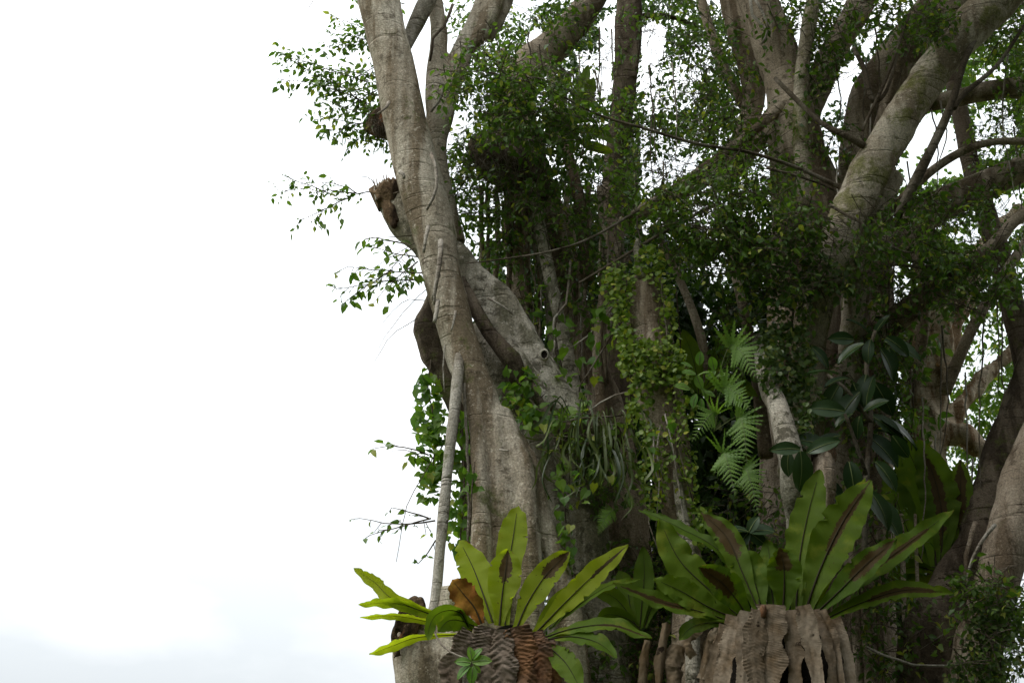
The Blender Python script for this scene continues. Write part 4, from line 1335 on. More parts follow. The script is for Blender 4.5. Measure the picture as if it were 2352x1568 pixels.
NF = thing('birds_nest_fern', "bright lime bird's nest fern with brown curled frond beside the pale trunk", 'fern', P(1170, 1470, 11.0), "bird's nest ferns on the figs")
Yf = 11.0
for pts, w, d, sor, tw, mt in [
    ([(1160, 1435), (1166, 1320), (1180, 1225), (1189, 1163)], 68, 0.45, None, 0.1, FROND),
    ([(1132, 1430), (1108, 1360), (1085, 1300), (1055, 1240)], 74, 0.35, None, -0.15, FROND),
    ([(1147, 1436), (1153, 1370), (1161, 1310), (1167, 1262)], 78, 0.1, (0.52, 1.0, 0.36), 0.0, FROND),
    ([(1186, 1445), (1212, 1385), (1256, 1318), (1308, 1266)], 66, 0.1, (0.60, 1.02, 0.50), 0.25, FROND),
    ([(1232, 1452), (1290, 1392), (1362, 1322), (1443, 1250)], 58, -0.1, (0.62, 1.0, 0.16), 0.3, FROND),
    ([(1225, 1455), (1262, 1400), (1300, 1365), (1345, 1335)], 34, 0.35, None, 0.3, FROND),
    ([(1248, 1465), (1320, 1443), (1405, 1436), (1497, 1466)], 50, -0.2, (0.5, 1.0, 0.18), 0.9, FROND_SHADED),
    ([(1250, 1470), (1310, 1462), (1370, 1475), (1417, 1510)], 50, -0.3, None, 0.8, FROND_SHADED),
    ([(1250, 1480), (1278, 1500), (1305, 1530), (1335, 1585)], 60, -0.3, None, 0.2, FROND_SHADED),
    ([(1077, 1440), (1060, 1408), (1030, 1400), (1000, 1412), (985, 1440), (984, 1470)], 40, -0.45, None, 0.7, FROND_SHADED),
    ([(1095, 1440), (1060, 1425), (1030, 1425), (1005, 1450)], 56, -0.1, None, 0.2, FROND_SHADED),
    ([(1085, 1442), (990, 1410), (900, 1372), (860, 1335), (812, 1304)], 40, 0.45, None, 0.6, FROND),
    ([(1085, 1445), (980, 1405), (900, 1383), (822, 1388)], 36, 0.35, None, 0.8, FROND),
    ([(1085, 1448), (980, 1425), (900, 1412), (826, 1418)], 30, 0.3, None, 1.0, FROND),
    ([(1060, 1455), (960, 1462), (900, 1482), (848, 1502)], 34, 0.3, None, 0.8, FROND),
    ([(1262, 1445), (1330, 1390), (1400, 1345), (1470, 1330)], 28, 0.7, None, 0.9, FROND_SHADED),
    ([(1270, 1440), (1330, 1360), (1360, 1310), (1420, 1280)], 30, 0.9, None, 0.7, FROND_SHADED),
]:
    frond(NF, None, Yp(pts, Yf, d), w, mt, sor, tw, ragged=.05, nl=44)
frond(NF, None, Yp([(1106, 1432), (1090, 1395), (1062, 1360), (1038, 1330)], Yf - .08, 0.0), 70, DEAD_BROWN, None, 0.1, wavy=.30, ragged=0.6, label='curled brown withered frond')
for pts, w, mt in [
    ([(1085, 1452), (1062, 1490), (1045, 1540), (1035, 1650)], 66, DEAD_GREY),
    ([(1128, 1440), (1120, 1480), (1118, 1540), (1120, 1660)], 82, DEAD_GREY),
    ([(1180, 1440), (1192, 1490), (1196, 1550), (1200, 1660)], 84, DEAD_RUST),
    ([(1228, 1450), (1238, 1490), (1242, 1560), (1245, 1660)], 62, DEAD_RUST),
    ([(1258, 1470), (1268, 1520), (1272, 1570), (1275, 1660)], 44, DEAD_RUST),
    ([(1150, 1445), (1155, 1500), (1158, 1560), (1160, 1660)], 70, DEAD_GREY),
]:
    off = 0.16 * abs(pts[0][0] - 1165) / 90
    dead_frond(NF, [(x, y, Yf - .22 + off + i * .02) for i, (x, y) in enumerate(pts)], w, mt, depth=0.26, ridges=random.uniform(15, 22), ragged=.45, nl=90, twist=random.uniform(-.35, .35), bulge=.3, wob=.55)
# the root ball inside the skirt, near-black for shade between the fronds
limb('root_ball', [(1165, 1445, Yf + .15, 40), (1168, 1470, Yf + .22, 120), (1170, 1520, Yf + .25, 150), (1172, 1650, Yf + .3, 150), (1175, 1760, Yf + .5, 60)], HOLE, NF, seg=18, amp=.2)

NG = thing('birds_nest_fern', "large deep green bird's nest fern above a skirt of tan dead fronds", 'fern', P(1810, 1450, 11.1), "bird's nest ferns on the figs")
Yg = 11.1
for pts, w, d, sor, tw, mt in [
    ([(1828, 1410), (1836, 1290), (1855, 1185), (1884, 1078)], 78, 0.35, None, 0.15, FROND_SHADED),
    ([(1848, 1410), (1885, 1305), (1935, 1200), (2000, 1103)], 100, 0.1, (0.42, 1.0, 0.22), 0.2, FROND_SHADED),
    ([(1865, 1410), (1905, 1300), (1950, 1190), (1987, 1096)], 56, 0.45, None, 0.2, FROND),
    ([(1797, 1412), (1801, 1350), (1800, 1300), (1790, 1258)], 82, -0.1, (0.58, 1.02, 0.50), -0.1, FROND_SHADED),
    ([(1866, 1412), (1955, 1342), (2070, 1260), (2190, 1170)], 58, 0.0, (0.5, 0.85, 0.25), 0.4, FROND_SHADED),
    ([(1870, 1412), (1930, 1355), (1990, 1295), (2060, 1236)], 62, -0.15, (0.45, 1.0, 0.50), 0.3, FROND_SHADED),
    ([(1880, 1430), (1970, 1388), (2080, 1355), (2190, 1362)], 50, 0.0, (0.40, 0.9, 0.35), 0.6, FROND_SHADED),
    ([(1722, 1425), (1690, 1375), (1655, 1335), (1604, 1302)], 76, -0.25, (0.40, 1.02, 0.50), -0.2, FROND_SHADED),
    ([(1702, 1420), (1630, 1355), (1560, 1285), (1514, 1192)], 82, 0.1, None, -0.2, FROND_SHADED),
    ([(1745, 1410), (1705, 1315), (1668, 1232), (1610, 1176)], 62, 0.25, (0.45, 1.02, 0.6), -0.15, FROND_SHADED),
    ([(1750, 1410), (1735, 1345), (1715, 1300), (1690, 1270)], 80, 0.15, None, -0.1, FROND_SHADED),
    ([(1700, 1435), (1610, 1405), (1520, 1382), (1407, 1338)], 46, -0.1, (0.45, 0.95, 0.3), -0.6, FROND_SHADED),
    ([(1708, 1428), (1630, 1395), (1565, 1358), (1500, 1328)], 68, -0.05, None, -0.4, FROND_SHADED),
    ([(1720, 1415), (1660, 1275), (1560, 1212), (1466, 1170)], 36, 0.6, None, -0.8, FROND_SHADED),
    ([(1700, 1440), (1640, 1430), (1590, 1440), (1560, 1470)], 44, 0.1, None, -0.6, FROND_SHADED),
    ([(1780, 1412), (1772, 1350), (1770, 1300), (1762, 1240)], 60, 0.3, None, 0.0, FROND_SHADED),
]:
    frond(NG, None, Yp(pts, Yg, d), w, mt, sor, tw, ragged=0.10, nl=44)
SK = 0
for pts, w, mt, rd in [
    ([(1688, 1432), (1672, 1480), (1662, 1540), (1650, 1680)], 54, DEAD_TAN, .10),
    ([(1770, 1405), (1766, 1460), (1764, 1540), (1760, 1680)], 88, DEAD_TAN, .13),
    ([(1722, 1420), (1714, 1480), (1708, 1540), (1700, 1680)], 50, DEAD_TAN, .08),
    ([(1842, 1405), (1858, 1450), (1872, 1520), (1885, 1680)], 50, DEAD_TAN, .12),
    ([(1885, 1415), (1905, 1460), (1922, 1520), (1935, 1680)], 44, DEAD_TAN, .14),
    ([(1918, 1432), (1940, 1480), (1952, 1540), (1965, 1680)], 34, DEAD_TAN, .12),
    ([(1816, 1412), (1822, 1470), (1826, 1540), (1830, 1680)], 50, DEAD_TAN, .10),
    ([(1745, 1412), (1732, 1480), (1735, 1560), (1742, 1680)], 60, DEAD_TAN, .12),
    ([(1865, 1410), (1885, 1470), (1905, 1560), (1915, 1680)], 56, DEAD_TAN, .10),
    ([(1668, 1445), (1650, 1490), (1640, 1550), (1632, 1680)], 48, DEAD_TAN, .10),
]:
    off = 0.22 * (abs(pts[0][0] - 1805) / 120) ** 2 + (-.05, .04, .0, -.09, .07, .0, .05, -.02, .1, -.04)[SK % 10]
    SK += 1
    dead_frond(NG, [(x, y - (SK * 37 % 19) * (i == 0), Yg - .30 + off + i * .01) for i, (x, y) in enumerate(pts)], w * .9, mt, depth=rd, ridges=random.uniform(26, 44), ragged=.4, nl=120, curl=random.uniform(-.05, .12), twist=random.uniform(-.38, .38), bulge=.09)
for pts, w in [([(1655, 1440), (1640, 1480), (1632, 1520), (1615, 1560)], 40), ([(1560, 1480), (1548, 1520), (1545, 1550), (1560, 1620)], 50), ([(1600, 1420), (1580, 1450), (1572, 1480), (1590, 1510)], 40), ([(1530, 1430), (1522, 1480), (1515, 1540), (1510, 1600)], 26), ([(1490, 1470), (1480, 1520), (1478, 1580), (1475, 1620)], 24), ([(1630, 1470), (1620, 1530), (1615, 1600), (1612, 1660)], 34)]:
    dead_frond(NG, [(x, y, Yg + .35) for x, y in pts], w, DEAD_TAN, depth=.2, ridges=10, curl=.6, ragged=.5, twist=random.uniform(-.6, .6))
limb('root_ball', [(1800, 1400, Yg + .15, 120), (1802, 1440, Yg + .25, 210), (1805, 1520, Yg + .3, 260), (1808, 1650, Yg + .4, 260), (1810, 1800, Yg + .6, 100)], HOLE, NG, seg=18, amp=.2)  # near-black colour stands for the shade behind the skirt
limb('stalk_stub', [(1752, 1418, Yg - .25, 14), (1753, 1400, Yg - .26, 16), (1753, 1390, Yg - .26, 12)], DEAD_RUST, NG, seg=8)

NH = thing('birds_nest_fern', "shaded bird's nest fern with backlit fronds behind at the right", 'fern', P(2140, 1300, 13.0), "bird's nest ferns on the figs")
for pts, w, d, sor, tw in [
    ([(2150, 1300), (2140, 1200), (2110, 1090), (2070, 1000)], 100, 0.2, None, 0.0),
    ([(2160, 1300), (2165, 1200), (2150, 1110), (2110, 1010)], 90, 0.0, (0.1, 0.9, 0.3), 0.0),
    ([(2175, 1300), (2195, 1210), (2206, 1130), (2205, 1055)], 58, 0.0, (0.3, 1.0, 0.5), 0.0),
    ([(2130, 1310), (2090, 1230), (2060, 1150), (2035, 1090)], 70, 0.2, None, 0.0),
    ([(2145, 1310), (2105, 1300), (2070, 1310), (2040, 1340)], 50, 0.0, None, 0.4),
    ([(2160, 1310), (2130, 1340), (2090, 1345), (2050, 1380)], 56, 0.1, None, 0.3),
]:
    frond(NH, None, Yp(pts, 13.0, d), w, FROND_SHADED, sor, tw)
limb('root_ball', [(2150, 1300, 13.15, 20), (2152, 1330, 13.15, 50), (2155, 1380, 13.15, 60), (2160, 1430, 13.2, 30)], BARK_DARK, NH, amp=.3)

NJ = thing('birds_nest_fern', "small bird's nest fern high up beside the slender dark stem", 'fern', P(1300, 300, 13.0), "bird's nest ferns on the figs")
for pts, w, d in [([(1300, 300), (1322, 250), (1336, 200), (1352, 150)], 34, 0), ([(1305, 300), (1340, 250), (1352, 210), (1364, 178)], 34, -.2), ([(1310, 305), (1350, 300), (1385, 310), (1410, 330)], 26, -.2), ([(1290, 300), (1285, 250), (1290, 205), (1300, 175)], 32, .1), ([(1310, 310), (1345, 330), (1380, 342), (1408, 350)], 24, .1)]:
    frond(NJ, None, Yp(pts, 13.0, d), w, FROND_SHADED, None, 0.2, nl=22, nw=6)
NK = thing('birds_nest_fern', "small bird's nest fern behind the vine-clad stump at mid right", 'fern', P(1605, 905, 12.7), "bird's nest ferns on the figs")
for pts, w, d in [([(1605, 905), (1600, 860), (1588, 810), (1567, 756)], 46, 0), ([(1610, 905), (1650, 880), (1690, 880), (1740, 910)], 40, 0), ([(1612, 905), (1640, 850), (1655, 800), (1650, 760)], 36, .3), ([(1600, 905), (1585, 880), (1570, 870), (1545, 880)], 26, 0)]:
    frond(NK, None, Yp(pts, 12.7, d), w, FROND_SHADED, None, 0.15, nl=22, nw=6)
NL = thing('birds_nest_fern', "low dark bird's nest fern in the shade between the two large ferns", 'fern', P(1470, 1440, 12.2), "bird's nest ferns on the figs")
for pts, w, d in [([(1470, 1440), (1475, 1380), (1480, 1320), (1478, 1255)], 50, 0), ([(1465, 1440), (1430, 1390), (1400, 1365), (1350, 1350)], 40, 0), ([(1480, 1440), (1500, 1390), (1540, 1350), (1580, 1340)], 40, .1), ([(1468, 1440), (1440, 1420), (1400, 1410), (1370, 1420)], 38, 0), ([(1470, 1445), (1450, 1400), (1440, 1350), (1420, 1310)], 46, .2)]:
    frond(NL, None, Yp(pts, 12.2, d), w, FROND_SHADED, None, 0.15, nl=22, nw=6)

# ================================================================== feathery ferns on the snag
def pinna_mesh():
    n = 13
    V, F = [], []
    for i in range(n + 1):
        v = i / n
        w = 0.17 * (1 - v) ** 0.65 * min(1, 0.6 + v * 3)
        tooth = 1.0 if i % 2 else 0.42
        z = -0.10 * v * v
        V += [(v, 0, z), (v + (0.03 if i % 2 else 0), w * tooth, z - .015), (v + (0.03 if i % 2 else 0), -w * tooth, z - .015)]
    for i in range(n):
        a = i * 3
        F += [(a, a + 3, a + 4, a + 1), (a, a + 2, a + 5, a + 3)]
    me = bpy.data.meshes.new('pinna')
    me.from_pydata(V, [], F)
    me.materials.append(FERN)
    return me


PINNA = pinna_mesh()


def feather_fern(label, base, fronds, Y):
    t = thing('feathery_fern', label, 'fern', P(base[0], base[1], Y), 'feathery ferns on the vine-clad stump')
    bl = np.array(world_loc(t))
    for (path, half, tw) in fronds:
        pts = np.array([list(P(x, y, yy)) for x, y, yy in path])
        n = 26
        c = catmull(pts, n)
        w = 1.12 * half * S(*path[-1])
        T = unit(np.gradient(c, axis=0))
        view = unit(c - np.array([0, 0, CAMZ]))
        side = unit(np.cross(T, view))
        nor = np.cross(side, T)
        nor = np.where((nor * np.array([0, 0, 1.0])).sum(1, keepdims=True) < 0, -nor, nor)
        ct, st_ = math.cos(tw), math.sin(tw)
        side2 = side * ct + nor * st_
        V, F = tube(c, np.linspace(.004, .0015, n), 5, cap=False)
        fo = mesh_obj('frond', V, F, RIB, t)
        s0 = 9
        for i in range(s0, n):
            v = (i - s0) / (n - 1 - s0)
            ln = w * (1 - v) ** 0.85 * (0.8 + 0.2 * min(1, v * 6)) + 0.012
            for sg in (-1, 1):
                d = unit(side2[i] * sg + T[i] * (0.42 + 0.3 * v) + DOWN * 0.12 + rng.normal(size=3) * .06)
                nn = np.cross(T[i], side2[i])
                nn = nn if nn[2] > 0 else -nn
                nn = unit(nn - d * nn.dot(d))
                b = np.cross(nn, d)
                o = bpy.data.objects.new('pinna', PINNA)
                q = c[i] - bl
                wl = ln * (1.0 if ln > .1 else 1.2)
                o.matrix_basis = Matrix(((d[0] * ln, b[0] * wl, nn[0] * ln, q[0]), (d[1] * ln, b[1] * wl, nn[1] * ln, q[1]), (d[2] * ln, b[2] * wl, nn[2] * ln, q[2]), (0, 0, 0, 1)))
                o.parent = fo
                COL.objects.link(o)


feather_fern('dull green feathery fern, topmost on the stump beside the sky gap', (1640, 900), [
    ([(1640, 900, 12.1), (1672, 800, 12.0), (1700, 805, 11.9), (1738, 868, 11.8)], 66, .1)], 12.1)
feather_fern('light green feathery fern with three drooping fronds, middle of the column', (1640, 990), [
    ([(1640, 990, 11.8), (1655, 900, 11.6), (1680, 895, 11.5), (1722, 938, 11.4)], 60, .1),
    ([(1640, 990, 11.8), (1648, 950, 11.6), (1628, 955, 11.5), (1590, 1012, 11.4)], 46, .1),
    ([(1640, 990, 11.8), (1690, 958, 11.6), (1706, 975, 11.5), (1716, 1066, 11.4)], 66, .0)], 11.8)
feather_fern('light green feathery fern with two broad fronds, lowest on the stump', (1640, 1085), [
    ([(1640, 1085, 11.7), (1656, 1040, 11.55), (1668, 1052, 11.45), (1688, 1132, 11.4)], 66, .0),
    ([(1640, 1085, 11.7), (1705, 1075, 11.8), (1722, 1100, 11.7), (1742, 1176, 11.6)], 50, .0)], 11.7)
feather_fern('small dull feathery fern low in the shade left of the stump', (1430, 1170), [
    ([(1430, 1170, 12.2), (1410, 1170, 12.1), (1390, 1190, 12.0), (1375, 1225, 12.0)], 26, .1),
    ([(1430, 1170, 12.2), (1438, 1150, 12.1), (1445, 1150, 12.0), (1452, 1165, 12.0)], 20, .1)], 12.2)

# ================================================================== broad-leaved plants
def broad_tmpl():
    n = 9
    V, F = [], []
    for i in range(n):
        v = i / (n - 1)
        w = 0.27 * math.sin(math.pi * min(1, v * 0.93 + 0.05)) ** 0.75
        if i == n - 1:
            w = 0.01
        z = 0.06 * math.sin(v * 3) - 0.18 * v * v
        V += [(v, w, z + 0.05), (v, w * .5, z + .02), (v, 0, z - .01), (v, -w * .5, z + .02), (v, -w, z + .05)]
    for i in range(n - 1):
        for k in range(4):
            a = i * 5 + k
            F.append((a, a + 5, a + 6, a + 1))
    return np.array(V), F


BT = broad_tmpl()
BT_ME = {}


def broad_leaf(parent, x, y, Y, lpx, ang, tilt=0.3, mat=None, width=1.0, name='leaf', petiole=True):
    """leaf from its stalk at (x, y), lpx long, pointing at screen angle ang (degrees, 0 = right, 90 = up)"""
    mat = mat or BROAD
    key = (mat.name, round(width, 2))
    if key not in BT_ME:
        me = bpy.data.meshes.new(name)
        v = BT[0].copy()
        v[:, 1] *= width
        me.from_pydata([tuple(q) for q in v], [], BT[1])
        me.polygons.foreach_set('use_smooth', np.ones(len(me.polygons), dtype=bool))
        me.materials.append(mat)
        BT_ME[key] = me
    c = np.array(P(x, y, Y))
    s = lpx * S(x, y, Y)
    vw = unit(c - np.array([0, 0, CAMZ]))
    R = np.array([1.0, 0, 0])
    U = unit(np.cross(R, vw))
    a = math.radians(ang)
    d = unit(R * math.cos(a) + U * math.sin(a) - vw * math.sin(tilt))
    nn = -vw * 0.75 + np.array([0, 0, 0.75]) + rng.normal(size=3) * .25
    nn = unit(nn - d * nn.dot(d))
    b = np.cross(nn, d)
    o = bpy.data.objects.new(name, BT_ME[key])
    q = c - np.array(world_loc(parent))
    o.matrix_basis = Matrix(((d[0] * s, b[0] * s, nn[0] * s, q[0]), (d[1] * s, b[1] * s, nn[1] * s, q[1]), (d[2] * s, b[2] * s, nn[2] * s, q[2]), (0, 0, 0, 1)))
    o.parent = parent
    COL.objects.link(o)
    # the pale rib of the leaf
    L = 12
    t = np.linspace(0, 0.96, L)
    zz = 0.06 * np.sin(t * 3) - 0.18 * t * t - 0.01 + 0.012
    cc = c + s * (t[:, None] * d + zz[:, None] * nn)
    V, F = tube(cc, np.linspace(.006, .002, L), 4, cap=False)
    mesh_obj('midrib', V, F, RIB, parent if o is None else parent)
    return o


BP = thing('broad_leaved_shrub', 'dark glossy broad-leaved shrub growing among the right trunks', 'shrub', P(1990, 1010, 12.0))
limb('stem', [(1985, 1300, 12.3, 14), (1990, 1100, 12.2, 14), (2000, 960, 12.1, 12), (1990, 840, 12.1, 10), (2010, 760, 12.1, 8)], TWIG, BP, seg=8)
limb('stem', [(2000, 970, 12.1, 10), (1950, 900, 12.0, 8), (1900, 860, 12.0, 7)], TWIG, BP, seg=8)
limb('stem', [(1990, 1090, 12.1, 10), (1960, 1000, 11.9, 8), (1940, 950, 11.8, 7)], TWIG, BP, seg=8)
for x, y, l, a in [
    (2035, 775, 70, -35), (2000, 780, 60, -100), (1985, 790, 70, -150), (2020, 800, 85, -60), (2030, 785, 90, -20), (1960, 780, 60, 175), (2010, 770, 60, 60), (1995, 765, 55, 140), (2040, 800, 70, -75),
    (1925, 860, 80, 170), (1950, 870, 70, -170), (1930, 880, 75, -120), (1960, 880, 80, -70), (1900, 845, 60, 120), (1990, 860, 80, -100), (2010, 880, 80, -60), (1975, 900, 90, -130),
    (1975, 955, 55, -100), (1960, 950, 62, -150), (1940, 945, 90, 172), (2000, 955, 100, -35), (2020, 965, 110, -30), (1985, 945, 60, 30), (1990, 930, 80, 80), (2010, 990, 80, -10), (1990, 1000, 95, -40), (2050, 1000, 60, -55), (1930, 1000, 70, -160),
    (1905, 1030, 90, 160), (1930, 1010, 80, -140), (2000, 1130, 90, -60), (1990, 1140, 110, -45), (1950, 1060, 80, -80), (1900, 1100, 80, -60), (2010, 1060, 80, -50), (1960, 1120, 70, -100), (1920, 1150, 80, -70),
]:
    broad_leaf(BP, x, y, random.uniform(11.7, 12.3), l * random.uniform(.9, 1.1), a, random.uniform(-.1, .4))
BQ = thing('broad_leaved_seedling', 'seedling with two large hanging grey-green leaves behind the big fern', 'plant', P(1840, 1040, 11.5))
strand('stem', [(1858, 1200, 11.6), (1850, 1100, 11.55), (1840, 1035, 11.5)], 6, 4, TWIG, BQ)
broad_leaf(BQ, 1838, 1036, 11.4, 92, -88, .1, width=1.15)
broad_leaf(BQ, 1812, 1036, 11.5, 58, -95, .1, width=1.1)
broad_leaf(BQ, 1838, 1032, 11.45, 72, 178, .2, width=.9)
broad_leaf(BQ, 1855, 1040, 11.55, 80, 25, .2, width=.9)
BR = thing('broad_leaved_seedling', 'dark seedling with spreading leaves between the fern and the stump', 'plant', P(1720, 1225, 11.4))
strand('stem', [(1722, 1300, 11.5), (1722, 1250, 11.45), (1720, 1222, 11.4)], 6, 4, TWIG, BR)
for l, a in [(48, -35), (52, -130), (60, 8), (50, 165), (44, 60)]:
    broad_leaf(BR, 1720, 1222, 11.4, l, a, .2, width=1.2)
BY = thing('pale_seedling', 'yellow-green seedling with rounded leaves on the vine-clad stump', 'plant', P(1600, 900, 11.8))
strand('stem', [(1640, 960, 11.9), (1620, 910, 11.85), (1605, 860, 11.8)], 4, 3, TWIG, BY)
for x, y, l, a in [(1605, 862, 32, 20), (1600, 862, 34, -70), (1598, 860, 34, 165), (1606, 838, 32, 85), (1585, 895, 40, 160), (1610, 890, 36, -60), (1615, 900, 30, -15), (1600, 905, 34, -110), (1622, 868, 28, 40), (1590, 845, 30, 150), (1612, 915, 28, -90), (1640, 850, 34, 100), (1646, 866, 30, 20)]:
    broad_leaf(BY, x, y, random.uniform(11.6, 11.8), l, a, .2, SEEDL, 1.2)
BZ = thing('pale_seedling', 'fresh green seedling on a bent stem in front of the dead fronds', 'plant', P(1085, 1535, 10.5))
strand('stem', [(995, 1440, 10.75), (1010, 1475, 10.65), (1040, 1500, 10.55), (1075, 1512, 10.5)], 5, 4, PALE_TWIG, BZ, wob=.006)
for x, y, l, a in [(1085, 1520, 45, 8), (1082, 1522, 38, 172), (1084, 1516, 32, 100), (1086, 1514, 34, 55), (1080, 1528, 42, -140), (1086, 1530, 40, -95), (1086, 1528, 24, -40)]:
    broad_leaf(BZ, x, y, 10.5, l, a, .15, SEEDL, 1.15)

# ================================================================== strap fern hanging under the limb
SF = thing('strap_fern', 'hanging strap fern with narrow curling leaves below the mottled limb', 'fern', P(1360, 1000, 12.2))
limb('root_mass', [(1290, 1000, 12.35, 40), (1330, 990, 12.3, 80), (1380, 1010, 12.3, 90), (1420, 1030, 12.35, 50)], BARK_DARK, SF, amp=.4)
for i in range(85):
    x = random.gauss(1362, 46)
    y = random.uniform(945, 1080)
    Y = random.uniform(11.8, 12.25)
    l = random.uniform(30, 130) * (1.1 - 0.004 * abs(x - 1370))
    out = (x - 1360) * 0.45 + random.uniform(-34, 34)
    up = random.uniform(5, 45)
    pts = [(x, y, Y), (x + out * .5, y - up, Y - .06 - random.random() * .1), (x + out, y + l * .3, Y - .2), (x + out * random.uniform(.5, 1.3) + random.uniform(-12, 12), y + l * .75, Y - .2), (x + out * 1.0 + random.uniform(-28, 28), y + l, Y - .15)]
    frond(SF, None, pts, random.uniform(4, 7.5), STRAP, None, random.uniform(-1.2, 1.2), nl=14, nw=2, name='leaf', rib=False, wavy=.05)
frond(SF, None, Yp([(1432, 1000), (1440, 975), (1444, 955), (1445, 925)], 11.9, 0), 12, FROND, None, 0, nl=12, nw=4, name='leaf', rib=False)

# ================================================================== vines
def vine_cover(name, label, cat, loc, regions, leafpx, mat, mat_obj, tmpl, singles=300, group=None, width=1.0):
    t = thing(name, label, cat, loc, group)
    L = Leaves()
    for cx, cy, rx, ry, Y0, Y1, n in regions:
        n = int(n * 1.5) if leafpx < 20 else n
        a = rng.uniform(0, 2 * math.pi, n)
        r = np.sqrt(rng.random(n))
        for q in range(n):
            x, y, Y = cx + rx * r[q] * math.cos(a[q]), cy + ry * r[q] * math.sin(a[q]), rng.uniform(Y0, Y1)
            p = np.array(P(x, y, Y))
            s = S(x, y, Y) * leafpx * rng.uniform(.6, 1.25)
            d = rand_unit() * .9 + DOWN * .7
            nn = np.array([0, -0.9, 0.6]) + rng.normal(size=3) * .45
            L.add(p, d, nn, s)
    arr = L.arrays()
    idx = np.argsort(project(arr[0])[2] - 6 * arr[3])[:singles]
    m = np.zeros(len(arr[0]), bool)
    m[idx] = True
    leaf_objects(sel(arr, m), tmpl, mat_obj, t, width=width)
    if (~m).any():
        leaves_mesh('small_leaves', sel(arr, ~m), tmpl, mat, t, width=width)
    return t


v1 = vine_cover('climbing_vine', 'yellow-green small-leaved vine wrapping the dead stump', 'vine', P(1500, 2985, 12.0), [
    (1422, 660, 38, 60, 11.95, 12.3, 190), (1490, 600, 34, 40, 11.95, 12.3, 110), (1525, 660, 24, 70, 11.95, 12.3, 90), (1430, 740, 20, 60, 11.95, 12.2, 90), (1535, 760, 28, 70, 11.95, 12.2, 90),
    (1500, 830, 80, 55, 11.85, 12.1, 430), (1450, 800, 30, 50, 11.9, 12.1, 120), (1470, 930, 30, 80, 11.85, 12.1, 130), (1560, 930, 36, 100, 11.85, 12.1, 150), (1500, 1080, 34, 110, 11.85, 12.1, 190), (1580, 1130, 28, 110, 11.9, 12.15, 120), (1605, 1210, 26, 50, 11.85, 12.1, 50)], 13, VINE, VINE_OBJ, T_ROUND)
strand('stem', [(1440, 1000, 12.1), (1450, 850, 12.05), (1430, 720, 12.1), (1440, 640, 12.1)], 6, 4, TWIG, v1)
strand('stem', [(1560, 1100, 12.0), (1545, 900, 12.0), (1530, 740, 12.05), (1510, 620, 12.1)], 6, 4, TWIG, v1)
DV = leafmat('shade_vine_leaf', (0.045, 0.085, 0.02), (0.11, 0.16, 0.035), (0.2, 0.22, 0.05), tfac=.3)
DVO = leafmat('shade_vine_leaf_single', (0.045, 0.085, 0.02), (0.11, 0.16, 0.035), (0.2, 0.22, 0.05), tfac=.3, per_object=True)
v2 = vine_cover('climbing_vine', 'dense dark small-leaved vine hanging over the foot of the diagonal limb', 'vine', P(1820, 1000, 12.5), [
    (1800, 700, 70, 90, 12.2, 12.6, 330), (1810, 830, 65, 90, 12.1, 12.5, 430), (1880, 620, 40, 60, 12.1, 12.4, 100), (1930, 650, 30, 50, 12.2, 12.5, 80), (1840, 920, 50, 70, 12.0, 12.4, 170), (1850, 980, 16, 60, 11.75, 11.9, 60), (1772, 850, 34, 60, 11.8, 12.0, 130), (1765, 790, 26, 40, 12.1, 12.5, 70)], 13, DV, DVO, T_ROUND)
strand('stem', [(1800, 950, 12.4), (1810, 800, 12.4), (1830, 650, 12.4)], 8, 5, TWIG, v2)
v3 = vine_cover('climbing_vine', 'small-leaved vine clothing the lower right corner', 'vine', P(2300, 1560, 12.0), [
    (2290, 1480, 70, 90, 11.7, 12.1, 330), (2330, 1400, 40, 60, 11.8, 12.2, 90), (2230, 1540, 60, 40, 11.7, 12.0, 110)], 13, DV, DVO, T_ROUND, singles=250)
strand('stem', [(2290, 1600, 12.0), (2300, 1500, 12.0), (2310, 1400, 12.1)], 6, 4, TWIG, v3)
# heart-leaved creeper hanging left of the trunk
v4 = vine_cover('heart_leaved_creeper', 'light green heart-leaved creeper hanging left of the pale trunk', 'vine', P(1030, 960, 12.1), [
    (985, 930, 34, 80, 11.95, 12.3, 105), (995, 1030, 40, 75, 11.95, 12.3, 115), (985, 1110, 24, 50, 11.95, 12.2, 40), (1060, 1010, 24, 70, 11.9, 12.1, 36), (1050, 1120, 34, 90, 11.9, 12.2, 62), (1045, 1220, 30, 50, 11.9, 12.2, 30), (1085, 1100, 18, 60, 11.55, 11.62, 10), (985, 870, 16, 30, 12.0, 12.2, 14)], 24, VINE, CREEP_OBJ, T_HEART, singles=400)
for pts in [[(990, 820, 12.2), (985, 900, 12.15), (1000, 1000, 12.1), (990, 1120, 12.1)], [(1060, 960, 12.0), (1066, 1080, 12.0), (1060, 1220, 12.0), (1055, 1270, 12.0)], [(1090, 1060, 11.58), (1082, 1130, 11.56), (1078, 1230, 11.56)]]:
    strand('stem', pts, 4, 3, TWIG, v4)
v5 = vine_cover('heart_leaved_creeper', 'scattered heart-leaved creeper over the hollow right of the pale trunk', 'vine', P(1230, 980, 12.1), [
    (1200, 880, 40, 40, 12.0, 12.3, 40), (1190, 940, 34, 30, 11.95, 12.2, 34), (1240, 960, 50, 30, 11.95, 12.2, 36), (1320, 940, 40, 30, 12.0, 12.2, 22), (1290, 1130, 26, 80, 11.9, 12.1, 26), (1300, 1250, 22, 60, 11.8, 12.0, 22), (1520, 1020, 40, 80, 11.7, 11.8, 12), (1130, 880, 16, 60, 11.7, 11.8, 0)], 24, VINE, CREEP_OBJ, T_HEART, singles=400)
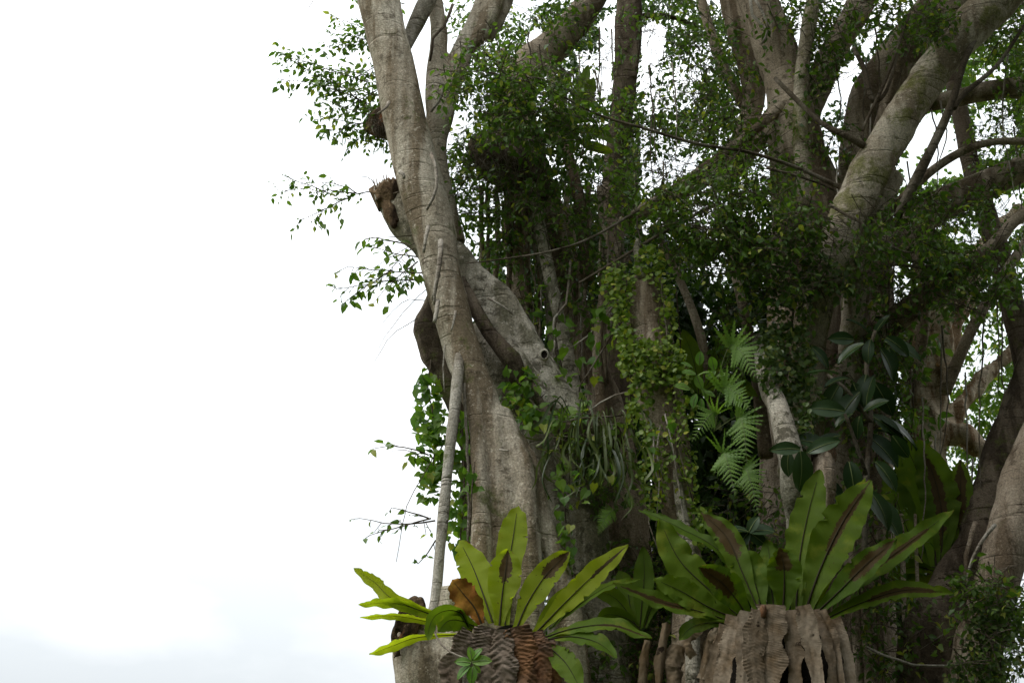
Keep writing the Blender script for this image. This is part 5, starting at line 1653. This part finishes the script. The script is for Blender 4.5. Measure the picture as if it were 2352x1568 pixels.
strand('stem', [(1180, 860, 12.2), (1220, 920, 12.15), (1280, 1000, 12.1), (1300, 1200, 12.0)], 4, 3, TWIG, v5)
v6 = vine_cover('heart_leaved_creeper', 'sparse heart-leaved creeper trailing in front of the dark central stems', 'vine', P(1400, 800, 12.4), [
    (1385, 760, 40, 60, 12.2, 12.5, 26), (1290, 780, 40, 60, 12.5, 12.8, 18), (1330, 860, 60, 50, 12.3, 12.6, 26), (1250, 700, 30, 60, 12.9, 13.2, 18), (1370, 1120, 70, 60, 11.6, 11.9, 14)], 24, VINE, CREEP_OBJ, T_HEART, singles=400)
strand('stem', [(1430, 690, 12.4), (1400, 780, 12.35), (1340, 870, 12.4), (1330, 900, 12.45)], 4, 3, TWIG, v6)

# ================================================================== hanging debris clump in the fork, left edge
NE = thing('moss_clump', 'dark mossy clump of litter caught left of the leaning trunk', 'moss clump', P(872, 290, 12.6))
V, F = [], []
fused('core', [[(852, 300, 12.6, 26), (872, 275, 12.6, 48), (892, 250, 12.6, 44)], [(868, 300, 12.55, 30), (888, 290, 12.55, 44)]], ROT, NE, voxel=.02, smooth=1, bump=.05)
TT = []
for i in range(170):
    x, y = random.gauss(872, 13), random.gauss(282, 16)
    p0 = np.array(P(x, y, 12.5 + random.uniform(-.1, .1)))
    d = unit(rand_unit() * .8 + DOWN * .8) * random.uniform(.08, .2)
    TT.append((np.vstack([p0, p0 + d * .5, p0 + d + DOWN * .03]), np.array([.004, .003, .001])))
twigs_mesh('litter', TT, TWIG, NE)
# dark leaf litter and rootlets below the lit cluster at upper centre
ME = thing('moss_clump', 'dark shaded mass of rootlets under the leafy cluster at upper centre', 'moss clump', P(1150, 400, 12.9))
fused('core', [[(1075, 330, 13.0, 30), (1120, 365, 13.0, 80), (1200, 390, 13.0, 100), (1260, 420, 13.1, 60)], [(1130, 330, 13.0, 50), (1180, 330, 13.0, 70), (1240, 350, 13.1, 50)]], BARK_DARK, ME, voxel=.035, smooth=1, bump=.08)
TT = []
for i in range(260):
    x, y = random.gauss(1160, 55), random.gauss(370, 40)
    p0 = np.array(P(x, y, 12.6 + random.uniform(-.15, .15)))
    d = unit(rand_unit() * .9 + DOWN * .6) * random.uniform(.1, .35)
    TT.append((np.vstack([p0, p0 + d * .5 + rand_unit() * .02, p0 + d + DOWN * .08]), np.array([.005, .004, .002])))
twigs_mesh('rootlets', TT, TWIG, ME)

# ================================================================== bare twigs at the left, fine against the sky
for pts in [[(960, 555, 12.3), (900, 590, 12.2), (850, 620, 12.1)], [(985, 660, 12.1), (920, 720, 12.0), (870, 800, 12.0)], [(975, 690, 12.1), (930, 690, 12.0), (880, 740, 12.0)], [(870, 445, 12.5), (850, 410, 12.4), (820, 405, 12.4)], [(995, 1050, 12.0), (940, 1150, 11.9), (925, 1210, 11.9), (910, 1290, 11.9)], [(985, 1060, 12.0), (940, 1035, 12.0), (900, 1035, 12.0)], [(720, 0, 13), (705, 25, 13), (690, 38, 13)], [(950, 540, 12.3), (880, 545, 12.2), (840, 550, 12.2)], [(960, 730, 12.1), (900, 770, 12.1), (860, 830, 12.1)]]:
    strand('bare_twig', pts, 2.6, 1.2, TWIG, A, seg=4, wob=.02)

print('leaves', n1, n2, n3, 'objects', len(bpy.data.objects))
